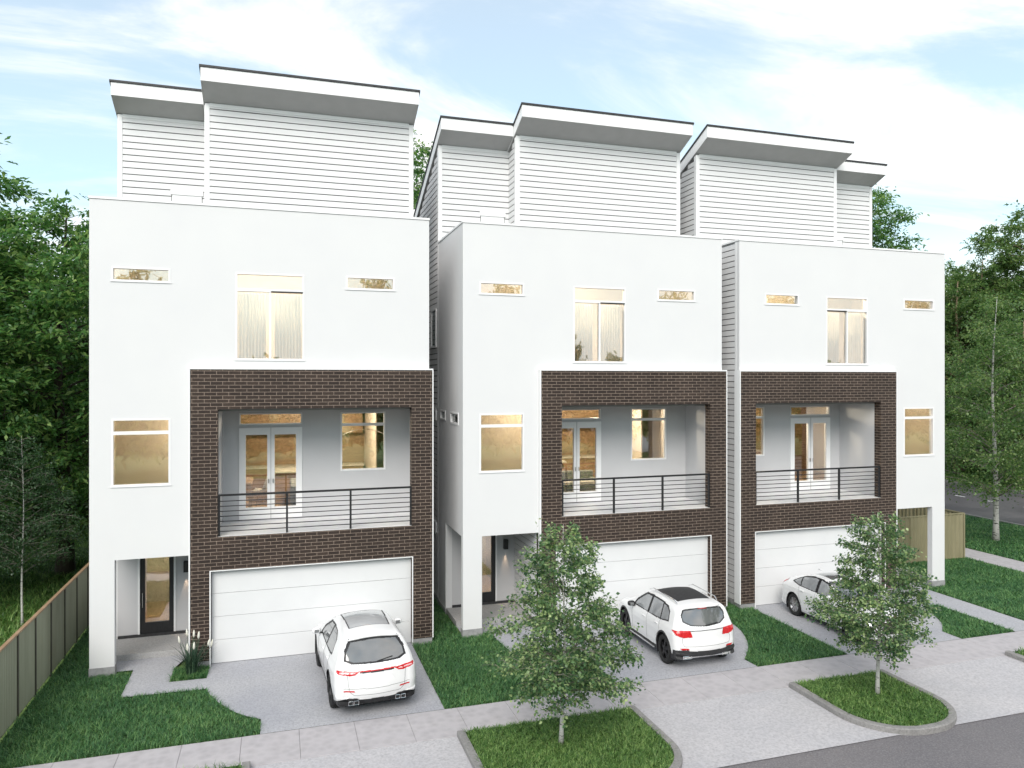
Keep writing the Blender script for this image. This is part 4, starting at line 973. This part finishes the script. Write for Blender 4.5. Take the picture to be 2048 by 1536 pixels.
def wheel(root, x, y, R0, w, sgn, rimm, spokes=5):
    r = empty('wheel', (x, y, R0)); r.parent = root
    mb = MB(); h = w / 2
    prof = [(R0*0.66, -h*0.8), (R0*0.80, -h), (R0*0.95, -h*0.92), (R0, -h*0.6), (R0, h*0.6), (R0*0.95, h*0.92), (R0*0.80, h), (R0*0.66, h*0.8), (R0*0.66, -h*0.8)]
    mb.lathe(prof, 'y', n=40, close=True)
    for k in range(40):
        a = 2*math.pi*k/40
        for q in (-0.45, 0.0, 0.45):
            c, s_ = math.cos(a), math.sin(a); rr = R0 + 0.001
            mb.box(rr*c - 0.012, rr*c + 0.012, h*q - h*0.16, h*q + h*0.16, rr*s_ - 0.008, rr*s_ + 0.008)
    mb.build('tyre', M['tyre'], r, smooth=False)
    rm = MB(); o = sgn * h * 0.72
    rm.lathe([(R0*0.69, -h*0.8), (R0*0.69, h*0.8), (R0*0.645, h*0.78), (R0*0.62, 0), (R0*0.645, -h*0.78), (R0*0.69, -h*0.8)], 'y', n=40, close=True)
    rm.lathe([(R0*0.15, o - 0.03), (R0*0.17, o), (R0*0.10, o + 0.012*sgn), (0.001, o + 0.014*sgn)], 'y', n=20)
    for k in range(spokes):
        a = 2*math.pi*(k + 0.25)/spokes
        for da in (-0.13, 0.13) if spokes > 5 else (0.0,):
            c, s_ = math.cos(a+da), math.sin(a+da); t0, t1 = 0.045, 0.075
            if spokes > 5: t0, t1 = 0.02, 0.03
            rad0, rad1 = R0*0.10, R0*0.65
            vs = []
            for rad, t, oo in ((rad0, t0, o), (rad1, t1*0.8, o - sgn*0.02)):
                for q in (-1, 1):
                    for dd in (0, -sgn*0.03): vs.append((rad*c - q*t*s_, oo + dd, rad*s_ + q*t*c))
            rm.add(vs, [(0, 2, 3, 1), (4, 5, 7, 6), (0, 4, 6, 2), (1, 3, 7, 5), (0, 1, 5, 4), (2, 6, 7, 3)])
    rm.build('rim', rimm, r)
    MB().lathe([(R0*0.62, -sgn*h*0.2), (R0*0.3, -sgn*h*0.25), (0.001, -sgn*h*0.3)], 'y', n=24).build('brake_disc', M['cladding'], r)
    return r
def build_car(name, spec, loc, rz, scale, label, cat):
    car = Car(spec); root = empty(name, loc, rz, scale); tag(root, label, cat)
    # origin shift: rear bumper x=0 sits at the root; the root is at the rear
    c = car.cen; reg = car.freg; x, y, z = c[:, 0], c[:, 1], c[:, 2]
    side = reg == 2; sideish = reg >= 1; rear = x < car.L*0.45; fx = car.fn[:, 0]; fz = car.fn[:, 2]
    # wheel arches: cut away
    arch = np.zeros(len(x), bool); R0 = spec['wheel_r']
    for ax in spec['axles']: arch |= (np.hypot(x - ax, z - R0) < R0 + 0.055) & (y > 0.5)
    arch |= (z < 0.35) & (np.minimum(*[np.abs(x - ax) for ax in spec['axles']]) < R0 + 0.05) & (y > 0.5)
    car.used |= arch
    ring = np.zeros(len(x), bool)
    for ax in spec['axles']: ring |= (np.hypot(x - ax, z - R0) < R0 + 0.055 + spec.get('lip', 0.03)) & (y > 0.6) & sideish & (z < 1.0)
    uarc = y + np.maximum(0, x - np.interp(z, *spec['rearx']))          # unfolded distance from the centre line round the rear corner
    # named patches
    for nm, kind, poly, mat, off in spec['patches']:
        if kind == 'side': mk = sideish & polyin(x, z, poly) & (np.abs(car.fn[:, 1]) > 0.35)
        elif kind == 'rear': mk = rear & polyin(uarc, z, poly) & (fx < 0.35)
        elif kind == 'reary': mk = rear & polyin(y, z, poly) & (fx < 0.6)
        elif kind == 'fronty': mk = (x > car.L*0.5) & polyin(y, z, poly) & (reg <= 1)
        elif kind == 'top': mk = polyin(x, y, poly) & (fz > 0.5) & (z > 0.9)
        if kind == 'side' or nm in ('tail_lamp', 'headlamp', 'reflector', 'lamp_insert'):
            mk = mk & ~car.used; car.used |= mk
            for sg in (1, -1): car.piece(mk, nm, M[mat], root, off, mirror=False, keep=True, side=sg)
        else: car.piece(mk, nm, M[mat], root, off)
    if spec.get('cladding'):
        cl = spec['cladding']; low = sideish & (z < np.interp(x, cl[0], cl[1])) & (z > 0.18)
        car.piece(ring | low, 'cladding', M['cladding'], root, 0.006)
    car.piece(z < 0.22, 'underbody', M['cladding'], root, 0.0)
    body = car.piece(np.ones(len(x), bool), 'body', M['paint'], root, 0.0)
    # wheel wells
    for ax in spec['axles']:
        for sg in (-1, 1):
            ww = MB(); n = 20; vs = []; fs = []; yo = sg * (car.at_side(ax, 0.6) - 0.03); yi = sg * 0.52; Rr = R0 + 0.058
            for k in range(n + 1):
                a = -0.45 + (math.pi + 0.9) * k / n
                for yy in (yo, yi): vs.append((ax + Rr*math.cos(a), yy, R0 + Rr*math.sin(a)))
            for k in range(n): fs.append((2*k, 2*k+1, 2*k+3, 2*k+2))
            fs.append(tuple(2*k+1 for k in range(n + 1))); ww.add(vs, fs); ww.build('wheel_well', M['black'], root)
    for ax in spec['axles']:
        for sg in (-1, 1): wheel(root, ax, sg * (spec['W']/2 - 0.135), R0, 0.235, sg, M[spec['rim']], spec.get('spokes', 5))
    for kind, pts in spec['seams']:
        for sg in (1, -1):
            if kind == 'rear' and pts[0][0] == 0.0 and sg < 0 and len(pts) == 2: continue
            sm = MB(); car.seam(sm, pts, kind, sg); sm.build('shut_line', M['seam'], root)
    # mirrors
    mx_, mz = spec['mirror']
    for sg in (-1, 1):
        wy = car.at_side(mx_, mz); m = MB()
        vs = []; fs = []; K = 10
        for i, (q, s1) in enumerate([(-0.075, 0.5), (-0.06, 0.86), (-0.02, 1.0), (0.03, 0.92), (0.075, 0.6), (0.10, 0.15)]):
            for k in range(K):
                a = 2*math.pi*k/K; cy = math.copysign(abs(math.cos(a))**0.75, math.cos(a)); cz = math.copysign(abs(math.sin(a))**0.75, math.sin(a))
                vs.append((mx_ + q, sg*(wy + 0.14 + 0.115*s1*cy), mz + 0.05 + 0.075*s1*cz))
        for i in range(5):
            for k in range(K): fs.append((i*K+k, i*K+(k+1) % K, (i+1)*K+(k+1) % K, (i+1)*K+k))
        fs.append(tuple(range(K))); fs.append(tuple(5*K+k for k in range(K)))
        m.add(vs, fs); mr_ = m.build('mirror', M[spec.get('mirror_mat', 'paint')], root, smooth=True)
        MB().box(mx_ - 0.02, mx_ + 0.03, min(sg*(wy-0.02), sg*(wy+0.08)), max(sg*(wy-0.02), sg*(wy+0.08)), mz - 0.03, mz + 0.0).build('mirror_arm', M['cladding'], mr_)
        MB().box(mx_ - 0.080, mx_ - 0.072, min(sg*(wy+0.085), sg*(wy+0.195)), max(sg*(wy+0.085), sg*(wy+0.195)), mz + 0.015, mz + 0.085).build('mirror_glass', M['carglass'], mr_)
    # handles
    for hx, hz in spec['handles']:
        for sg in (-1, 1):
            wy = car.at_side(hx, hz); MB().box(hx - 0.09, hx + 0.09, min(sg*(wy-0.01), sg*(wy+0.028)), max(sg*(wy-0.01), sg*(wy+0.028)), hz - 0.014, hz + 0.014).build('door_handle', M[spec.get('handle_mat', 'paint')], root, bevel=0.006)
    return car, root
# side shading table z -> width factor shared by all
ZT = [(0.15, 0.90), (0.30, 0.955), (0.50, 0.985), (0.66, 1.0), (0.80, 0.995), (0.92, 0.985), (1.02, 0.945), (1.10, 0.915), (1.30, 0.82), (1.45, 0.735), (1.60, 0.66), (1.75, 0.58)]
# --- fast-backed white suv with light bar
suvA = dict(L=4.85, W=1.95, wheel_r=0.375, axles=(0.98, 3.90), ends=(1.1, 1.0, 0.10, 0.14), crown=(0.05, 0.05), ztab=ZT, rim='rimdark',
    profile=[(0.10, 0.30), (0.01, 0.45), (-0.01, 0.62), (0.05, 0.84), (0.10, 1.00), (0.17, 1.07), (0.42, 1.28), (0.66, 1.50), (0.80, 1.60), (1.35, 1.675), (2.1, 1.70), (2.7, 1.64), (3.35, 1.30), (3.65, 1.08), (4.1, 1.02), (4.62, 0.90), (4.84, 0.72), (4.85, 0.45), (4.75, 0.24), (2.4, 0.2), (0.3, 0.2)],
    rearx=([0.3, 0.6, 0.9, 1.1], [0.08, 0.0, 0.08, 0.2]),
    patches=[('rear_window', 'reary', [(0, 1.13), (0.50, 1.13), (0.66, 1.18), (0.64, 1.30), (0.52, 1.47), (0, 1.50)], 'carglass', -0.004),
             ('window_surround', 'reary', [(0, 1.10), (0.55, 1.10), (0.72, 1.16), (0.68, 1.34), (0.56, 1.52), (0, 1.54)], 'black', -0.001),
             ('windscreen', 'fronty', [(0, 1.12), (0.80, 1.12), (0.64, 1.56), (0, 1.60)], 'carglass', -0.005),
             ('sunroof', 'top', [(1.25, -0.01), (2.55, -0.01), (2.55, 0.50), (1.25, 0.46)], 'roofglass', -0.004),
             ('sunroof_frame', 'top', [(1.225, -0.01), (2.58, -0.01), (2.58, 0.525), (1.225, 0.485)], 'cladding', -0.001),
             ('side_window', 'side', [(1.18, 1.13), (1.30, 1.36), (1.62, 1.47), (2.08, 1.49), (2.08, 1.08), (1.4, 1.10)], 'carglass', -0.006),
             ('side_window', 'side', [(2.16, 1.08), (2.16, 1.49), (2.55, 1.46), (3.02, 1.22), (3.12, 1.09)], 'carglass', -0.006),
             ('window_surround', 'side', [(1.12, 1.11), (1.26, 1.39), (1.60, 1.51), (2.1, 1.53), (2.6, 1.50), (3.06, 1.26), (3.22, 1.06), (1.4, 1.07)], 'black', -0.002),
             ('lamp_insert', 'rear', [(0.52, 0.935), (0.66, 0.925), (0.66, 0.95), (0.54, 0.96)], 'pinklamp', 0.006),
             ('lamp_insert', 'rear', [(0.70, 0.930), (0.98, 0.945), (0.96, 0.97), (0.70, 0.955)], 'pinklamp', 0.006),
             ('tail_lamp', 'rear', [(0.40, 0.975), (0.55, 0.905), (0.70, 0.895), (1.08, 0.94), (1.13, 1.0), (0.8, 0.99)], 'redlamp', 0.004),
             ('light_bar', 'rear', [(0, 0.965), (0.44, 0.965), (0.44, 0.99), (0, 0.99)], 'redlamp', 0.004),
             ('light_bar_base', 'rear', [(0, 0.940), (0.40, 0.940), (0.40, 0.965), (0, 0.965)], 'black', 0.002),
             ('reflector', 'rear', [(0.56, 0.565), (0.88, 0.575), (0.92, 0.605), (0.60, 0.60)], 'redlamp', 0.004),
             ('diffuser', 'rear', [(0, 0.22), (1.25, 0.22), (1.2, 0.36), (0.95, 0.40), (0.80, 0.43), (0.50, 0.43), (0.42, 0.40), (0, 0.40)], 'black', -0.004)],
    cladding=([0, 0.4, 0.7, 4.2, 4.85], [0.36, 0.34, 0.30, 0.28, 0.25]), lip=0.02,
    seams=[('side', [(2.12, 0.34), (2.12, 1.07)]), ('side', [(3.25, 0.36), (3.28, 0.9), (3.2, 1.06)]), ('side', [(1.42, 0.60), (1.30, 0.75), (1.30, 1.08)]), ('side', [(1.3, 0.33), (3.3, 0.33)]),
           ('rear', [(0.0, 0.50), (0.52, 0.50), (0.62, 0.58), (0.66, 0.90)]), ('rear', [(0.0, 0.63), (0.75, 0.64)])],
    mirror=(3.10, 1.08), handles=[(2.32, 0.93), (1.5, 0.95)])
carA, rA = build_car('car', suvA, (2.03, 15.98, 0), R(93.5), (0.865, 0.955, 0.99), 'white fastback suv with a red light bar, parked at the leftmost garage', 'car')
# exhausts, diffuser fins, wiper, plate recess edge, fin
for sg in (-1, 1):
    for q in (0.46, 0.585):
        p = carA.rear_pt(q * sg, 0.33); p[0] = carA.rear_pt(0.40, 0.33)[0]; mb = MB()
        mb.wall('x', p[1] - 0.055, p[1] + 0.055, 0.285, 0.375, 0, 0.06, [(p[1] - 0.043, p[1] + 0.043, 0.297, 0.363)])
        mb.v = [(p[0] - 0.03 + v[1], v[0], v[2]) for v in mb.v]
        mb.build('exhaust', M['chrome'], rA, bevel=0.01)
fb = MB()
for yv in (-0.3, -0.1, 0.1, 0.3):
    p = carA.rear_pt(yv, 0.33); fb.box(p[0] - 0.012, p[0] + 0.03, yv - 0.005, yv + 0.005, 0.27, 0.385)
fb.build('diffuser_fin', M['rimdark'], rA)
a, b = carA.rear_pt(-0.02, 1.13), carA.rear_pt(-0.38, 1.17)
MB().tube([(a[0]-0.012, a[1], a[2]), (b[0]-0.014, b[1], b[2])], 0.011, 6).build('wiper', M['black'], rA)
pe = MB()
for sg in (-1, 1):
    q1, q2 = carA.rear_pt(0.34*sg, 0.86), carA.rear_pt(0.44*sg, 0.72)
    pe.tube([(q1[0]-0.003, q1[1]*0.8, q1[2]), (q1[0]-0.003, q1[1], q1[2]), (q2[0]-0.003, q2[1], q2[2])], [0.004, 0.009, 0.003], 6)
pe.build('plate_recess', M['paint'], rA)
sp = MB(); L_ = []
for k in range(13):
    yv = -0.60 + 0.1 * k; p = carA.rear_pt(yv, 1.545 - 0.05 * (yv/0.6)**2); L_.append(p)
sp.tube([(p[0] - 0.03, p[1], p[2] + 0.01) for p in L_], [0.01] + [0.028] * 11 + [0.01], 8).build('spoiler', M['paint'], rA, smooth=True)
# --- upright white suv with dark roof panel
suvB = dict(L=4.66, W=1.90, wheel_r=0.385, axles=(0.93, 3.75), ends=(0.9, 1.0, 0.10, 0.14), crown=(0.04, 0.05), ztab=[(0.15, 0.92), (0.30, 0.96), (0.50, 0.985), (0.66, 0.99), (0.80, 1.0), (0.92, 0.995), (1.02, 0.97), (1.10, 0.935), (1.30, 0.855), (1.45, 0.79), (1.60, 0.71), (1.75, 0.64)],
    rim='rimdark',
    profile=[(0.12, 0.32), (0.02, 0.42), (-0.01, 0.60), (0.06, 0.78), (0.10, 1.0), (0.18, 1.10), (0.38, 1.36), (0.50, 1.55), (0.62, 1.60), (1.35, 1.655), (2.1, 1.66), (2.6, 1.60), (3.2, 1.30), (3.5, 1.10), (4.0, 1.06), (4.45, 0.96), (4.64, 0.75), (4.66, 0.45), (4.55, 0.26), (2.3, 0.22), (0.35, 0.22)],
    rearx=([0.3, 0.6, 0.9, 1.1], [0.08, 0.0, 0.08, 0.2]),
    patches=[('rear_window', 'reary', [(0, 1.10), (0.42, 1.13), (0.60, 1.22), (0.62, 1.34), (0.54, 1.46), (0, 1.49)], 'carglass', -0.004),
             ('window_surround', 'reary', [(0, 1.08), (0.44, 1.11), (0.63, 1.20), (0.65, 1.36), (0.57, 1.485), (0, 1.515)], 'black', -0.001),
             ('windscreen', 'fronty', [(0, 1.14), (0.80, 1.14), (0.66, 1.52), (0, 1.56)], 'carglass', -0.005),
             ('roof_panel', 'top', [(0.95, -0.01), (2.45, -0.01), (2.45, 0.53), (0.95, 0.49)], 'cladding', -0.003),
             ('side_window', 'side', [(0.78, 1.18), (0.86, 1.36), (1.02, 1.45), (1.30, 1.49), (1.22, 1.12)], 'litglass', -0.006),
             ('side_window', 'side', [(1.27, 1.12), (1.35, 1.495), (2.02, 1.505), (2.02, 1.10)], 'litglass', -0.006),
             ('side_window', 'side', [(2.13, 1.10), (2.13, 1.505), (2.50, 1.48), (2.95, 1.22), (3.02, 1.11)], 'litglass', -0.006),
             ('window_surround', 'side', [(0.72, 1.15), (0.82, 1.39), (1.0, 1.49), (1.4, 1.535), (2.1, 1.545), (2.56, 1.52), (3.0, 1.26), (3.14, 1.08), (1.25, 1.09)], 'black', -0.002),
             ('tail_lamp', 'rear', [(0.50, 0.85), (0.80, 0.83), (1.04, 0.90), (1.20, 1.02), (0.52, 1.01)], 'redlamp', 0.008),
             ('reflector', 'rear', [(0.62, 0.535), (0.90, 0.535), (0.94, 0.575), (0.66, 0.57)], 'redlamp', 0.005),
             ('bumper_lower', 'rear', [(0, 0.32), (1.25, 0.32), (1.25, 0.52), (0.66, 0.535), (0.60, 0.50), (0, 0.50)], 'cladding', 0.004)],
    cladding=([0, 0.6, 4.0, 4.66], [0.5, 0.36, 0.34, 0.45]), lip=0.045,
    seams=[('side', [(2.08, 0.40), (2.08, 1.09)]), ('side', [(3.12, 0.42), (3.15, 0.9), (3.1, 1.08)]), ('side', [(1.40, 0.62), (1.22, 0.82), (1.22, 1.1)]),
           ('rear', [(0.0, 0.62), (0.66, 0.62), (0.70, 0.70), (0.70, 0.84)]), ('rear', [(0, 1.005), (0.53, 0.99)])],
    mirror=(3.0, 1.08), mirror_mat='black', handles=[(2.28, 0.95), (1.42, 0.97)])
carB, rB = build_car('car', suvB, (10.22, 16.10, 0), R(90), (0.775, 0.955, 0.955), 'white upright suv with dark roof panel, parked at the middle garage', 'car')
for sg in (-1, 1):
    p = carB.rear_pt(0.58 * sg, 0.36); mb = MB()
    mb.wall('x', p[1] - 0.13, p[1] + 0.13, 0.305, 0.395, 0, 0.06, [(p[1] - 0.095, p[1] + 0.095, 0.325, 0.375)])
    mb.v = [(p[0] - 0.035 + v[1], v[0], v[2] - 0.02) for v in mb.v]; mb.build('exhaust', M['chrome'], rB, bevel=0.012)
    MB().tube([(0.75, sg*0.60, 1.60), (0.9, sg*0.62, 1.66), (2.3, sg*0.62, 1.675), (2.55, sg*0.62, 1.60)], 0.013, 6).build('roof_rail', M['chrome'], rB)
    wy = carB.at_side(2.3, 0.3)
    MB().box(1.45, 3.25, min(sg*(wy-0.06), sg*(wy+0.07)), max(sg*(wy-0.06), sg*(wy+0.07)), 0.27, 0.31).build('side_step', M['chrome'], rB, bevel=0.01)
L_ = [carB.rear_pt(-0.45 + 0.1*k, 0.335) for k in range(10)]
MB().tube([(p[0]-0.012, p[1], p[2]) for p in L_], 0.016, 6).build('skid_strip', M['chrome'], rB)
L_ = [carB.rear_pt(-0.55 + 0.1*k, 1.52) for k in range(12)]
MB().tube([(p[0]-0.03, p[1], p[2]) for p in L_], [0.012] + [0.024]*10 + [0.012], 8).build('spoiler', M['paint'], rB, smooth=True)
L_ = [carB.rear_pt(-0.13 + 0.052*k, 1.50) for k in range(6)]
MB().tube([(p[0]-0.03, p[1], p[2]-0.01) for p in L_], 0.009, 6).build('brake_lamp', M['redlamp'], rB)
L_ = [carB.rear_pt(-0.50 + 0.1*k, 1.0) for k in range(11)]
MB().tube([(p[0]-0.01, p[1], p[2]) for p in L_], 0.009, 6).build('tailgate_strip', M['rimdark'], rB)
a, b = carB.rear_pt(0.02, 1.11), carB.rear_pt(-0.36, 1.14)
MB().tube([(a[0]-0.012, a[1], a[2]), (b[0]-0.014, b[1], b[2])], 0.011, 6).build('wiper', M['black'], rB)
# --- white saloon, nose towards the street
sal = dict(L=4.75, W=1.86, wheel_r=0.345, axles=(0.98, 3.80), ends=(1.1, 1.1, 0.12, 0.16), crown=(0.045, 0.05),
    ztab=[(0.12, 0.90), (0.25, 0.95), (0.45, 0.985), (0.62, 1.0), (0.78, 0.995), (0.88, 0.98), (0.96, 0.94), (1.05, 0.89), (1.2, 0.81), (1.35, 0.72), (1.5, 0.64)], rim='rimsilver', spokes=9,
    profile=[(0.10, 0.26), (0.0, 0.42), (-0.01, 0.62), (0.03, 0.85), (0.06, 1.01), (0.30, 1.05), (0.62, 1.08), (1.0, 1.25), (1.45, 1.40), (2.0, 1.455), (2.5, 1.41), (3.05, 1.15), (3.4, 0.98), (3.9, 0.93), (4.45, 0.80), (4.72, 0.62), (4.75, 0.40), (4.62, 0.20), (2.4, 0.17), (0.3, 0.17)],
    rearx=([0.3, 0.6, 0.9, 1.1], [0.08, 0.0, 0.05, 0.3]),
    patches=[('rear_window', 'reary', [(0, 1.10), (0.66, 1.10), (0.55, 1.34), (0, 1.36)], 'carglass', -0.004),
             ('windscreen', 'fronty', [(0, 1.0), (0.80, 1.0), (0.60, 1.36), (0, 1.38)], 'carglass', -0.005),
             ('sunroof', 'top', [(1.3, -0.01), (2.35, -0.01), (2.35, 0.46), (1.3, 0.44)], 'carglass', -0.003),
             ('side_window', 'side', [(0.86, 1.08), (1.20, 1.24), (1.26, 1.02), (1.1, 1.03)], 'litglass', -0.006),
             ('side_window', 'side', [(1.30, 1.01), (1.26, 1.26), (1.70, 1.335), (2.0, 1.34), (2.04, 0.99)], 'litglass', -0.006),
             ('side_window', 'side', [(2.16, 0.99), (2.13, 1.34), (2.45, 1.30), (2.92, 1.08), (3.02, 0.98)], 'litglass', -0.006),
             ('window_surround', 'side', [(0.78, 1.06), (1.2, 1.28), (1.7, 1.365), (2.1, 1.37), (2.5, 1.33), (2.98, 1.10), (3.12, 0.955), (1.2, 0.99)], 'black', -0.002),
             ('tail_lamp', 'rear', [(0.45, 0.84), (0.85, 0.84), (1.05, 0.88), (1.02, 0.99), (0.5, 0.97)], 'redlamp', 0.006),
             ('reflector', 'side', [(0.10, 0.36), (0.20, 0.36), (0.16, 0.54), (0.08, 0.52)], 'black', 0.004),
             ('headlamp', 'fronty', [(0.42, 0.60), (0.80, 0.62), (0.84, 0.74), (0.45, 0.70)], 'chrome', 0.004),
             ('grille', 'fronty', [(0, 0.38), (0.50, 0.40), (0.42, 0.68), (0, 0.70)], 'black', -0.004)],
    lip=0.0,
    seams=[('side', [(2.08, 0.28), (2.08, 0.96)]), ('side', [(3.10, 0.30), (3.12, 0.7), (3.1, 0.95)]), ('side', [(1.42, 0.50), (1.28, 0.70), (1.22, 0.98)]), ('side', [(1.4, 0.27), (3.1, 0.27)]), ('rear', [(0.0, 0.60), (0.6, 0.60)])],
    mirror=(2.95, 0.98), handles=[(2.28, 0.84), (1.42, 0.88)])
carC, rC = build_car('car', sal, (15.88, 19.86, 0), R(-90), (0.84, 0.94, 0.97), 'white saloon parked nose out at the right garage, half hidden by the island birch', 'car')
p = (1.35, 0, 1.43)
MB().prism([(1.05, 1.375), (1.28, 1.40), (1.10, 1.44)], 'y', -0.012, 0.012).build('roof_fin', M['paint'], rC)
